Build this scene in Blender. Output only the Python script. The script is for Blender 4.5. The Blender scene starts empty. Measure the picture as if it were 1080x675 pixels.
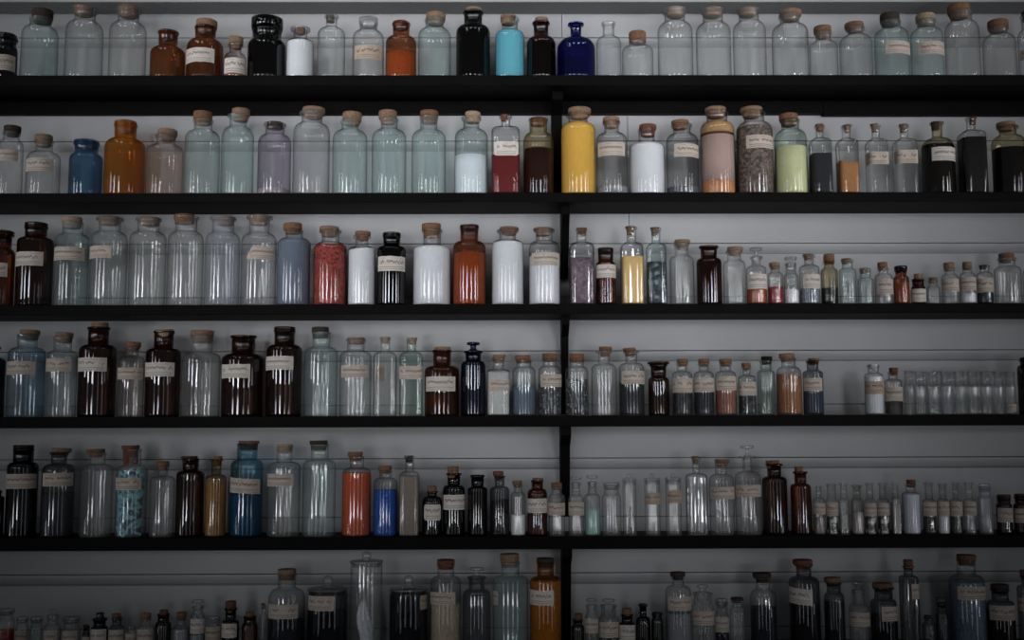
import bpy, bmesh, math, random
from mathutils import Matrix, Vector

random.seed(7)
SC = bpy.context.scene
COL = SC.collection
PI = math.pi
CHILDREN = {}

# ------------------------------------------------------------------ camera
W, H = 1080, 675
F = 1175.0
PITCH = math.radians(5.95)
YAW = math.radians(0.43)
ROLL = math.radians(0.175)
EYE = Vector((0.0, -3.0, 1.5))
DEPTH = 0.16            # shelf depth, wall face at y = 0
FRONT = -DEPTH
cam_d = bpy.data.cameras.new('camera')
cam_d.sensor_width = 36.0
cam_d.lens = 36.0 * F / W
cam_d.clip_start = 0.05
cam = bpy.data.objects.new('camera', cam_d)
COL.objects.link(cam)
MC = Matrix.Rotation(-YAW, 4, 'Z') @ Matrix.Rotation(PI / 2 + PITCH, 4, 'X') @ Matrix.Rotation(-ROLL, 4, 'Z')
cam.matrix_world = Matrix.Translation(EYE) @ MC
SC.camera = cam


def at(px, py, y):
    """World point of a photograph pixel on the upright plane Y = y."""
    d = MC.to_3x3() @ Vector(((px - W / 2) / F, -(py - H / 2) / F, -1.0))
    return EYE + d * ((y - EYE.y) / d.y)


def zat(py, y, px=540):
    return at(px, py, y).z


# ------------------------------------------------------------------ materials
def lin(c):
    return tuple((v / 255 / 12.92) if v <= 10 else ((v / 255 + 0.055) / 1.055) ** 2.4 for v in c)


MATS = {}


def new_mat(name):
    m = bpy.data.materials.new(name)
    m.use_nodes = True
    nt = m.node_tree
    nt.nodes.clear()
    out = nt.nodes.new('ShaderNodeOutputMaterial')
    return m, nt, out


def node(nt, kind, **kw):
    n = nt.nodes.new(kind)
    for k, v in kw.items():
        if k.startswith('i_'):
            n.inputs[k[2:]].default_value = v
        else:
            setattr(n, k, v)
    return n


def math_n(nt, op, a, b=None, clamp=False):
    n = nt.nodes.new('ShaderNodeMath')
    n.operation = op
    n.use_clamp = clamp
    for i, v in enumerate((a, b)):
        if v is None:
            continue
        if isinstance(v, (int, float)):
            n.inputs[i].default_value = v
        else:
            nt.links.new(v, n.inputs[i])
    return n.outputs[0]


def principled(name, col, rough=0.6, noise=0.0, scale=40.0, bump=0.0, bscale=80.0, spec=0.4):
    if name in MATS:
        return MATS[name]
    m, nt, out = new_mat(name)
    p = node(nt, 'ShaderNodeBsdfPrincipled')
    p.inputs['Base Color'].default_value = (*col, 1)
    p.inputs['Roughness'].default_value = rough
    p.inputs['Specular IOR Level'].default_value = spec
    nt.links.new(p.outputs[0], out.inputs[0])
    if noise or bump:
        tc = node(nt, 'ShaderNodeTexCoord')
        nz = node(nt, 'ShaderNodeTexNoise', i_Scale=scale, i_Detail=5.0)
        nt.links.new(tc.outputs['Object'], nz.inputs['Vector'])
        if noise:
            r = node(nt, 'ShaderNodeValToRGB')
            r.color_ramp.elements[0].position = 0.3
            r.color_ramp.elements[1].position = 0.7
            r.color_ramp.elements[0].color = (*[max(0, c * (1 - noise)) for c in col], 1)
            r.color_ramp.elements[1].color = (*[min(1, c * (1 + noise)) for c in col], 1)
            nt.links.new(nz.outputs['Fac'], r.inputs[0])
            nt.links.new(r.outputs[0], p.inputs['Base Color'])
        if bump:
            n2 = node(nt, 'ShaderNodeTexNoise', i_Scale=bscale, i_Detail=3.0)
            nt.links.new(tc.outputs['Object'], n2.inputs['Vector'])
            b = node(nt, 'ShaderNodeBump', i_Strength=bump, i_Distance=0.002)
            nt.links.new(n2.outputs['Fac'], b.inputs['Height'])
            nt.links.new(b.outputs[0], p.inputs['Normal'])
    MATS[name] = m
    return m


def glass(name, tint, edge, film=0.05, filmcol=(0.6, 0.62, 0.64), k=3.0):
    """Thin blown glass: tinted see-through wall, darker where the sight line
    crosses it at a slant, mirror gloss by Fresnel, a diffuse film for dust and light gathered in the glass."""
    m, nt, out = new_mat(name)
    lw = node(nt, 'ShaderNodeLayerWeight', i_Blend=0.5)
    geo = node(nt, 'ShaderNodeTexCoord')
    nz = node(nt, 'ShaderNodeTexNoise', i_Scale=22.0, i_Detail=2.0)
    mp = node(nt, 'ShaderNodeMapping')
    mp.inputs['Scale'].default_value = (1.0, 1.0, 0.25)
    nt.links.new(geo.outputs['Object'], mp.inputs['Vector'])
    nt.links.new(mp.outputs[0], nz.inputs['Vector'])
    bp = node(nt, 'ShaderNodeBump', i_Strength=0.05, i_Distance=0.004)
    nt.links.new(nz.outputs['Fac'], bp.inputs['Height'])
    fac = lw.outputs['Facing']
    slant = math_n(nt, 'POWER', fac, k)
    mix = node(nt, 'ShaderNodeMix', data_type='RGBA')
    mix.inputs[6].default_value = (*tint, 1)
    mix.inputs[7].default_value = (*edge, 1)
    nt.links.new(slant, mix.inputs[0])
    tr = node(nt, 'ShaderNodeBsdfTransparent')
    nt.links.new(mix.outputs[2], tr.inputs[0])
    # dust plus the light a bottle gathers, put in as diffuse colour
    df = node(nt, 'ShaderNodeBsdfDiffuse', i_Color=(*filmcol, 1))
    m1 = node(nt, 'ShaderNodeMixShader')
    nzf = node(nt, 'ShaderNodeTexNoise', i_Scale=9.0, i_Detail=4.0)
    nt.links.new(geo.outputs['Object'], nzf.inputs['Vector'])
    ff = math_n(nt, 'MULTIPLY', nzf.outputs['Fac'], film * 2)
    nt.links.new(ff, m1.inputs[0])
    nt.links.new(tr.outputs[0], m1.inputs[1])
    nt.links.new(df.outputs[0], m1.inputs[2])
    gl = node(nt, 'ShaderNodeBsdfGlossy', i_Roughness=0.03)
    nt.links.new(bp.outputs[0], gl.inputs['Normal'])
    s5 = math_n(nt, 'POWER', fac, 5.0)
    fr = math_n(nt, 'ADD', math_n(nt, 'MULTIPLY', s5, 0.55), 0.07)
    m2 = node(nt, 'ShaderNodeMixShader')
    nt.links.new(fr, m2.inputs[0])
    nt.links.new(m1.outputs[0], m2.inputs[1])
    nt.links.new(gl.outputs[0], m2.inputs[2])
    nt.links.new(m2.outputs[0], out.inputs[0])
    MATS['g_' + name] = m


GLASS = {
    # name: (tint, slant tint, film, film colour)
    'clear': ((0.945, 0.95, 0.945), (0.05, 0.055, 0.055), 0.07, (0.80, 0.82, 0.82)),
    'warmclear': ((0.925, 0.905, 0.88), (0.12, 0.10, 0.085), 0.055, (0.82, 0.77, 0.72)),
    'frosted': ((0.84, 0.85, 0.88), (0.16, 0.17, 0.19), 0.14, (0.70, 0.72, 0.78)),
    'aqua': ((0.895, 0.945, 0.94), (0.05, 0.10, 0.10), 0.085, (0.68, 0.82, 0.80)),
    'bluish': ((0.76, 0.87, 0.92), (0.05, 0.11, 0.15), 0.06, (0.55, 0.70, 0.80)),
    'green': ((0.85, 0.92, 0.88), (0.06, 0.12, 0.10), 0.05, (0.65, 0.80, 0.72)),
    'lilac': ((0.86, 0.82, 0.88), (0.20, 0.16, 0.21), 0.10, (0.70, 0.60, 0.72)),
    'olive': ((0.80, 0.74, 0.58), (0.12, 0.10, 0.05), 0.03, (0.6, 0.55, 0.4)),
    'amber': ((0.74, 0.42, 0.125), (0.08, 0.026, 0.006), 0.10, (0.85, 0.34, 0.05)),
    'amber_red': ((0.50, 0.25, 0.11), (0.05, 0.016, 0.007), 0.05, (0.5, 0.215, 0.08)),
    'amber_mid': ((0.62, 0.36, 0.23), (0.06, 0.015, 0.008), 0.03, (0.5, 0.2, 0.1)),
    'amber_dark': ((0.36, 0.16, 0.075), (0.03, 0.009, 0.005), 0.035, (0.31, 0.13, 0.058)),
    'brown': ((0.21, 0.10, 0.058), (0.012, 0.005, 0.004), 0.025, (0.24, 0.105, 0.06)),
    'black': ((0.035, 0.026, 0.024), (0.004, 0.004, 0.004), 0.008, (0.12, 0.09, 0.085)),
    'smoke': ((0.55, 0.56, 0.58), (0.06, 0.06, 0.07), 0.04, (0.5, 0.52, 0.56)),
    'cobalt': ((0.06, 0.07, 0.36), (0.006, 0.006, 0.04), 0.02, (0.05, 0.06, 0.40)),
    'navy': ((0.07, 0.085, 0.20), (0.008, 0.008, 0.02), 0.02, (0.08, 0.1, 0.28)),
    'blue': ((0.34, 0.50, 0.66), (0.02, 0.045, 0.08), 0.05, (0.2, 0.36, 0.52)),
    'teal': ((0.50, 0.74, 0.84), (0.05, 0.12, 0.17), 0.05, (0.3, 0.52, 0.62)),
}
for _n, (_t, _e, _f, _c) in GLASS.items():
    glass(_n, _t, _e, _f, _c)
    glass(_n + '_full', _t, _e, _f * 0.15, _c)       # filled bottle: weaker film of dust and gathered light

CORKS = {'pale': (0.33, 0.235, 0.165), 'tan': (0.23, 0.145, 0.095), 'mid': (0.185, 0.098, 0.058), 'red': (0.15, 0.062, 0.04),
         'dark': (0.05, 0.036, 0.028), 'black': (0.010, 0.0095, 0.0095), 'white': (0.75, 0.75, 0.78)}


def cork_mat(c):
    return principled('cork_' + c, CORKS[c], 0.85, 0.45, 260.0, 0.5, 500.0, 0.15)


def label_mat(name, paper):
    if name in MATS:
        return MATS[name]
    m, nt, out = new_mat(name)
    p = node(nt, 'ShaderNodeBsdfPrincipled', i_Roughness=0.85)
    p.inputs['Specular IOR Level'].default_value = 0.1
    tc = node(nt, 'ShaderNodeTexCoord')
    oi = node(nt, 'ShaderNodeObjectInfo')
    sp = node(nt, 'ShaderNodeSeparateXYZ')
    nt.links.new(tc.outputs['UV'], sp.inputs[0])
    u, v = sp.outputs[0], sp.outputs[1]
    rnd = math_n(nt, 'MULTIPLY', oi.outputs['Random'], 57.0)

    def wander(scale, off):
        cb = node(nt, 'ShaderNodeCombineXYZ')
        nt.links.new(math_n(nt, 'MULTIPLY', u, scale), cb.inputs[0])
        nt.links.new(math_n(nt, 'ADD', rnd, off), cb.inputs[1])
        nz = node(nt, 'ShaderNodeTexNoise', i_Scale=1.0, i_Detail=2.0)
        nt.links.new(cb.outputs[0], nz.inputs['Vector'])
        return math_n(nt, 'SUBTRACT', nz.outputs['Fac'], 0.5)

    def stroke(v0, amp, scale, off, width, gate, strength):
        w = math_n(nt, 'MULTIPLY', wander(scale, off), amp)
        d = math_n(nt, 'ABSOLUTE', math_n(nt, 'SUBTRACT', math_n(nt, 'SUBTRACT', v, v0), w))
        s = math_n(nt, 'SUBTRACT', 1.0, math_n(nt, 'DIVIDE', d, width), True)
        g = math_n(nt, 'GREATER_THAN', math_n(nt, 'ADD', wander(6.0, off + 9.0), 0.5), gate)
        e = math_n(nt, 'MULTIPLY', math_n(nt, 'GREATER_THAN', u, 0.09), math_n(nt, 'LESS_THAN', u, 0.91))
        return math_n(nt, 'MULTIPLY', math_n(nt, 'MULTIPLY', math_n(nt, 'MULTIPLY', s, g), e), strength)

    ink = stroke(0.62, 0.62, 26.0, 3.0, 0.10, 0.40, 0.85)
    for args in ((0.27, 0.0, 1.0, 5.0, 0.05, 0.05, 0.55), (0.13, 0.04, 18.0, 7.0, 0.05, 0.36, 0.5), (0.87, 0.05, 14.0, 11.0, 0.045, 0.47, 0.4)):
        ink = math_n(nt, 'MAXIMUM', ink, stroke(*args))
    stain = node(nt, 'ShaderNodeTexNoise', i_Scale=3.0, i_Detail=4.0)
    cb = node(nt, 'ShaderNodeCombineXYZ')
    nt.links.new(u, cb.inputs[0])
    nt.links.new(v, cb.inputs[1])
    nt.links.new(rnd, cb.inputs[2])
    nt.links.new(cb.outputs[0], stain.inputs['Vector'])
    mix0 = node(nt, 'ShaderNodeMix', data_type='RGBA')
    mix0.inputs[6].default_value = (*paper, 1)
    mix0.inputs[7].default_value = (*[c * f for c, f in zip(paper, (0.72, 0.62, 0.5))], 1)
    nt.links.new(math_n(nt, 'POWER', stain.outputs['Fac'], 1.6), mix0.inputs[0])
    mix = node(nt, 'ShaderNodeMix', data_type='RGBA')
    mix.inputs[7].default_value = (0.05, 0.035, 0.03, 1)
    nt.links.new(mix0.outputs[2], mix.inputs[6])
    nt.links.new(ink, mix.inputs[0])
    nt.links.new(mix.outputs[2], p.inputs['Base Color'])
    nt.links.new(p.outputs[0], out.inputs[0])
    MATS[name] = m
    return m


PAPER = {'w': label_mat('label_white', (0.66, 0.62, 0.59)), 'c': label_mat('label_cream', (0.55, 0.485, 0.435)),
         't': label_mat('label_tan', (0.47, 0.385, 0.32)), 'y': label_mat('label_yellowed', (0.42, 0.27, 0.13))}


def speckle(name, cols, scale=420.0, bump=0.6, rough=0.6, rnd=1.0):
    key = 'sp_' + name
    if key in MATS:
        return MATS[key]
    m, nt, out = new_mat(name)
    p = node(nt, 'ShaderNodeBsdfPrincipled', i_Roughness=rough)
    p.inputs['Specular IOR Level'].default_value = 0.3
    tc = node(nt, 'ShaderNodeTexCoord')
    vo = node(nt, 'ShaderNodeTexVoronoi', i_Scale=scale, i_Randomness=rnd)
    nt.links.new(tc.outputs['Object'], vo.inputs['Vector'])
    sp = node(nt, 'ShaderNodeSeparateColor')
    nt.links.new(vo.outputs['Color'], sp.inputs[0])
    r = node(nt, 'ShaderNodeValToRGB')
    r.color_ramp.interpolation = 'CONSTANT'
    n = len(cols)
    els = r.color_ramp.elements
    while len(els) < n:
        els.new(0.5)
    for i, c in enumerate(cols):
        els[i].position = i / n
        els[i].color = (*c, 1)
    nt.links.new(sp.outputs[0], r.inputs[0])
    nt.links.new(r.outputs[0], p.inputs['Base Color'])
    b = node(nt, 'ShaderNodeBump', i_Strength=bump, i_Distance=0.003)
    b.invert = True
    nt.links.new(vo.outputs['Distance'], b.inputs['Height'])
    nt.links.new(b.outputs[0], p.inputs['Normal'])
    nt.links.new(p.outputs[0], out.inputs[0])
    MATS[key] = m
    return m


# contents: name -> (part name, material)
def powder(name, col, noise=0.10):
    return ('powder', principled('powder_' + name, col, 0.95, noise, 120.0, 0.15, 300.0, 0.1))


def liquid(name, col):
    return ('liquid', principled('liquid_' + name, col, 0.6, 0.12, 8.0, 0, 1, 0.05))


FILL = {
    'white': powder('white', (0.80, 0.81, 0.86), 0.04), 'offwhite': powder('offwhite', (0.62, 0.63, 0.62), 0.12),
    'lilacwhite': powder('lilacwhite', (0.66, 0.67, 0.78), 0.05),
    'cyan': powder('cyan', (0.14, 0.44, 0.55), 0.05), 'orange': powder('orange', (0.62, 0.21, 0.06)),
    'yellow': powder('yellow', (0.78, 0.47, 0.085), 0.08), 'paleyellow': powder('paleyellow', (0.86, 0.58, 0.24), 0.06),
    'limecream': powder('limecream', (0.86, 0.75, 0.46), 0.06), 'peach': powder('peach', (0.46, 0.215, 0.085), 0.1),
    'pink': powder('pink', (0.52, 0.385, 0.36), 0.06), 'tan': powder('tan', (0.50, 0.32, 0.16), 0.1),
    'orangetan': powder('orangetan', (0.62, 0.29, 0.13), 0.1), 'amberpow': powder('amberpow', (0.55, 0.56, 0.48), 0.2), 'rust': powder('rust', (0.62, 0.345, 0.19), 0.12), 'brownline': powder('brownline', (0.10, 0.04, 0.025), 0.2),
    'slate': powder('slate', (0.20, 0.235, 0.29), 0.1), 'bluegrey': powder('bluegrey', (0.13, 0.165, 0.22), 0.15),
    'charcoal': powder('charcoal', (0.025, 0.026, 0.031), 0.3), 'grey': powder('grey', (0.26, 0.27, 0.29), 0.12),
    'palegrey': powder('palegrey', (0.42, 0.40, 0.39), 0.2),
    'brown': powder('brown', (0.34, 0.145, 0.06), 0.15), 'redbrown': powder('redbrown', (0.29, 0.12, 0.085), 0.15),
    'olivetan': powder('olivetan', (0.42, 0.25, 0.12), 0.25), 'vermilion': powder('vermilion', (0.52, 0.095, 0.038), 0.1),
    'ultramarine': powder('ultramarine', (0.012, 0.085, 0.40), 0.2), 'taupe': powder('taupe', (0.26, 0.21, 0.175), 0.15),
    'mint': ('liquid', principled('liquid_mint', (0.30, 0.50, 0.45), 0.3, 0.05, 8.0)),
    'redliq': liquid('red', (0.135, 0.009, 0.010)), 'turq': ('powder', principled('turquoise_shade_core', (0.05, 0.13, 0.15), 0.9, 0.4, 120)), 'darkredliq': liquid('darkred', (0.028, 0.008, 0.008)),
    'crimson': liquid('crimson', (0.27, 0.018, 0.03)), 'orangeliq': liquid('orange', (0.34, 0.085, 0.018)),
    'blackliq': liquid('black', (0.007, 0.005, 0.005)), 'blackgreen': liquid('blackgreen', (0.012, 0.014, 0.011)),
    'blueliq': liquid('blue', (0.012, 0.085, 0.145)), 'inkliq': liquid('ink', (0.012, 0.014, 0.024)),
    'tealliq': liquid('tealdark', (0.014, 0.024, 0.032)), 'amberliq': liquid('amberliq', (0.25, 0.08, 0.03)),
    'greyliq': liquid('greyliq', (0.10, 0.105, 0.12)),
    'redbeans': ('granules', speckle('redbeans', [(0.36, 0.04, 0.026), (0.12, 0.014, 0.01), (0.46, 0.085, 0.055), (0.24, 0.03, 0.022), (0.40, 0.05, 0.034)], 210)),
    'shards': ('crystals', speckle('shards', [(0.17, 0.115, 0.16), (0.11, 0.075, 0.105), (0.25, 0.19, 0.23), (0.19, 0.13, 0.15)], 150, 1.0, 0.35)),
    'chips': ('crystals', speckle('chips', [(0.035, 0.045, 0.055), (0.02, 0.024, 0.03), (0.10, 0.125, 0.14), (0.30, 0.33, 0.35), (0.03, 0.036, 0.045)], 130, 1.0, 0.25)),
    'husks': ('granules', speckle('husks', [(0.15, 0.12, 0.105), (0.07, 0.055, 0.05), (0.24, 0.195, 0.17)], 200)),
    'flakes': ('flakes', speckle('flakes', [(0.85, 0.42, 0.06), (0.10, 0.05, 0.02), (0.5, 0.25, 0.05), (0.05, 0.03, 0.02)], 200, 0.8, 0.3)),
    'salt_pepper': ('granules', speckle('salt_pepper', [(0.03, 0.032, 0.035), (0.42, 0.44, 0.46), (0.02, 0.022, 0.025), (0.10, 0.11, 0.12), (0.018, 0.018, 0.02), (0.03, 0.03, 0.033)], 300)),
    'grains': ('granules', speckle('grains', [(0.52, 0.43, 0.31), (0.42, 0.34, 0.25), (0.62, 0.52, 0.39)], 380)),
    'bluegran': ('granules', speckle('bluegran', [(0.13, 0.18, 0.27), (0.09, 0.125, 0.19), (0.21, 0.28, 0.38)], 400)),
    'whitelumps': ('crystals', speckle('whitelumps', [(0.9, 0.9, 0.92), (0.72, 0.73, 0.76), (0.84, 0.85, 0.87)], 170, 0.35)),
    'whitebits': ('crystals', speckle('whitebits', [(0.03, 0.03, 0.03), (0.55, 0.54, 0.5), (0.05, 0.048, 0.045), (0.03, 0.03, 0.03)], 110, 0.8)),
    'bluelumps': ('crystals', speckle('bluelumps', [(0.24, 0.26, 0.32), (0.15, 0.165, 0.2), (0.33, 0.35, 0.41)], 200, 1.0)),
    'darkrocks': ('crystals', speckle('darkrocks', [(0.02, 0.022, 0.026), (0.012, 0.013, 0.016), (0.05, 0.055, 0.065)], 150, 1.0, 0.3)),
    'darkpieces': ('granules', speckle('darkpieces', [(0.03, 0.022, 0.018), (0.05, 0.036, 0.028), (0.018, 0.015, 0.013)], 260, 0.9, 0.4)),
}

M_WALL = principled('painted_boards', (0.42, 0.42, 0.432), 0.6, 0.10, 2.5, 0.08, 30.0, 0.3)
M_GAP = principled('board_joint', (0.045, 0.045, 0.05), 0.9)
M_SHELF = principled('black_paint', (0.0028, 0.0025, 0.0025), 0.55, 0.25, 14.0, 0.25, 60.0, 0.05)
M_TRIM = principled('grey_paint', (0.33, 0.33, 0.334), 0.6, 0.08, 4.0)


# ------------------------------------------------------------------ mesh helpers
def link_mesh(name, bm, mats, parent=None, smooth=True):
    me = bpy.data.meshes.new(name)
    bm.normal_update()
    bm.to_mesh(me)
    bm.free()
    if not isinstance(mats, (list, tuple)):
        mats = [mats]
    for m in mats:
        me.materials.append(m)
    if smooth:
        for p in me.polygons:
            p.use_smooth = True
    o = bpy.data.objects.new(name, me)
    COL.objects.link(o)
    if parent is not None:
        o.parent = parent
    return o


def box(bm, x0, x1, y0, y1, z0, z1, bev=0.0, mi=0):
    vs = [bm.verts.new((x, y, z)) for x in (x0, x1) for y in (y0, y1) for z in (z0, z1)]
    fs = [bm.faces.new([vs[i] for i in q]) for q in ((0, 1, 3, 2), (4, 6, 7, 5), (0, 4, 5, 1), (2, 3, 7, 6), (0, 2, 6, 4), (1, 5, 7, 3))]
    for f in fs:
        f.material_index = mi
    if bev:
        es = list({e for f in fs for e in f.edges})
        bmesh.ops.bevel(bm, geom=es, offset=bev, segments=2, affect='EDGES', profile=0.5)
    return fs


def prism_x(bm, prof, x0, x1):
    """Extrude a closed (y, z) outline from x0 to x1."""
    a = [bm.verts.new((x0, y, z)) for y, z in prof]
    b = [bm.verts.new((x1, y, z)) for y, z in prof]
    n = len(prof)
    for i in range(n):
        bm.faces.new((a[i], a[(i + 1) % n], b[(i + 1) % n], b[i]))
    bm.faces.new(a[::-1])
    bm.faces.new(b)


SEG = 40


def section(r, th, n):
    if n <= 2.01:
        return r
    return r / (abs(math.cos(th)) ** n + abs(math.sin(th)) ** n) ** (1.0 / n)


def lathe(bm, prof, seg=SEG, sq=2.0, rn=None, R=None, tilt=None, cap0=True, cap1=True, mi=0):
    """Revolve [(r, z)...]; sq > 2 squares the section where r is near R.
    tilt = (dz/dx) leans the last ring."""
    rings = []
    for k, (r, z) in enumerate(prof):
        n = 2.0
        if sq > 2:
            w = max(0.0, min(1.0, (r - rn) / max(1e-6, R - rn)))
            n = 2.0 + (sq - 2.0) * w
        ring = []
        for i in range(seg):
            th = 2 * PI * i / seg
            rr = section(r, th, n)
            x, y = rr * math.cos(th), rr * math.sin(th)
            zz = z + (tilt * x if (tilt and k == len(prof) - 1) else 0.0)
            ring.append(bm.verts.new((x, y, zz)))
        rings.append(ring)
    for a, b in zip(rings, rings[1:]):
        for i in range(seg):
            j = (i + 1) % seg
            f = bm.faces.new((a[i], a[j], b[j], b[i]))
            f.material_index = mi
    if cap0:
        bm.faces.new(rings[0][::-1]).material_index = mi
    if cap1:
        bm.faces.new(rings[-1]).material_index = mi
    return rings


def body_profile(R, rn, zsh, znb, zlip0, zlip1, rl, straight=False):
    p = [(R * 0.86, 0.0), (R * 0.95, 0.0008), (R * 0.99, 0.003), (R, 0.0065), (R, zsh * 0.5), (R, zsh)]
    n = 7
    for i in range(1, n + 1):
        a = (PI / 2) * i / n
        p.append((rn + (R - rn) * math.cos(a) ** 0.9 if i < n else rn, zsh + (znb - zsh) * math.sin(a)))
    p.append((rn, znb + (zlip0 - znb) * 0.5))
    p.append((rn, zlip0))
    return p


def tag(o, label, cat, group=None):
    o['label'] = label
    o['category'] = cat
    if group:
        o['group'] = group


# ------------------------------------------------------------------ shelves in pixels
SHELF_PX = {1: 79.0, 2: 203.0, 3: 320.6, 4: 438.3, 5: 566.0, 6: 688.0}
SHELF_TH = {1: 11.0, 2: 10.0, 3: 10.5, 4: 11.5, 5: 13.5, 6: 13.0}
SHELF_Z = {r: zat(p, FRONT) for r, p in SHELF_PX.items()}
ROWNAME = {1: 'top shelf', 2: 'second shelf', 3: 'third shelf', 4: 'fourth shelf', 5: 'fifth shelf', 6: 'lowest shelf'}
PXM = abs(at(541, 300, FRONT).x - at(540, 300, FRONT).x)     # metres per pixel at the shelf front
DATA = []


def B(row, dims, gl, stop, label, fill, text, **kw):
    DATA.append(dict(row=row, dims=list(dims), gl=gl, stop=stop, label=label, fill=fill, text=text, **kw))


def lower_text(t):
    return t


def prof_at(prof, z):
    for (r0, z0), (r1, z1) in zip(prof, prof[1:]):
        if z0 <= z <= z1 and z1 > z0:
            return r0 + (r1 - r0) * (z - z0) / (z1 - z0)
    return prof[-1][0] if z > prof[-1][1] else prof[0][0]


def make_label(root, box_px, kind, yax, base, cx, R, rnk, sq, back=False):
    x0, x1, y0, y1 = box_px
    front_y = yax - R * 0.98 if not back else yax + R * 0.98
    ztop = at((x0 + x1) / 2, y0, front_y).z - base
    zbot = at((x0 + x1) / 2, y1, front_y).z - base
    view = Vector((cx - EYE.x, yax - EYE.y)).normalized()
    right = Vector((-view.y, view.x)) * -1.0
    if right.x < 0:
        right = -right
    # polar angles of the two ends, found by their sideways offset in the sight
    mid = at((x0 + x1) / 2, (y0 + y1) / 2, yax)

    def ang(px):
        off = (Vector((at(px, (y0 + y1) / 2, yax).x - cx, 0.0))).dot(right)
        best, bt = 9e9, 0
        for i in range(-88, 89):
            th = math.atan2(-view.y, -view.x) + math.radians(i) + (PI if back else 0.0)
            rr = section(R, th, sq)
            d = abs(Vector((rr * math.cos(th), rr * math.sin(th))).dot(right) - off)
            if d < best:
                best, bt = d, math.radians(i)
        return bt
    a0, a1 = ang(x0), ang(x1)
    bm = bmesh.new()
    uvl = bm.loops.layers.uv.new('UVMap')
    n, m = 14, 4
    rnd = random.Random(int(x0 * 13 + y0 * 7))
    jit = [[rnd.uniform(-1, 1) for _ in range(n + 1)] for _ in range(2)]
    grid = []
    base_th = math.atan2(-view.y, -view.x) + (PI if back else 0.0)
    hgt = ztop - zbot
    cut = kind[1:] if len(kind) > 1 else ''
    for i in range(n + 1):
        u = i / n
        th = base_th + a0 + (a1 - a0) * u
        rr = section(R, th, sq) + 0.0007
        col = []
        zt, zb = ztop + jit[0][i] * hgt * 0.018, zbot + jit[1][i] * hgt * 0.018
        if cut == 'r' and i in (0, n):
            zt -= hgt * 0.13
            zb += hgt * 0.13
        if cut == 'tilt':
            zt -= hgt * 0.16 * (u - 0.5)
            zb -= hgt * 0.16 * (u - 0.5)
        if cut == 'trap' and i < 3:
            zt -= hgt * (0.75 - 0.3 * i)
        for j in range(m + 1):
            v = j / m
            col.append((bm.verts.new((rr * math.cos(th), rr * math.sin(th), zb + (zt - zb) * v)), u, v))
        grid.append(col)
    for i in range(n):
        for j in range(m):
            q = [grid[i][j], grid[i + 1][j], grid[i + 1][j + 1], grid[i][j + 1]]
            f = bm.faces.new([w[0] for w in q])
            for lp, w in zip(f.loops, q):
                lp[uvl].uv = (w[1], w[2])
    return link_mesh('paper_label', bm, PAPER[kind[0]], root)


def rod(bm, p, q, r, n=6):
    d = (q - p)
    up = Vector((0, 0, 1)) if abs(d.normalized().z) < 0.9 else Vector((1, 0, 0))
    a = d.cross(up).normalized()
    b = d.cross(a).normalized()
    r0 = [bm.verts.new(p + (a * math.cos(2 * PI * i / n) + b * math.sin(2 * PI * i / n)) * r) for i in range(n)]
    r1 = [bm.verts.new(q + (a * math.cos(2 * PI * i / n) + b * math.sin(2 * PI * i / n)) * r) for i in range(n)]
    for i in range(n):
        bm.faces.new((r0[i], r0[(i + 1) % n], r1[(i + 1) % n], r1[i]))
    bm.faces.new(r0[::-1])
    bm.faces.new(r1)


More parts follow.
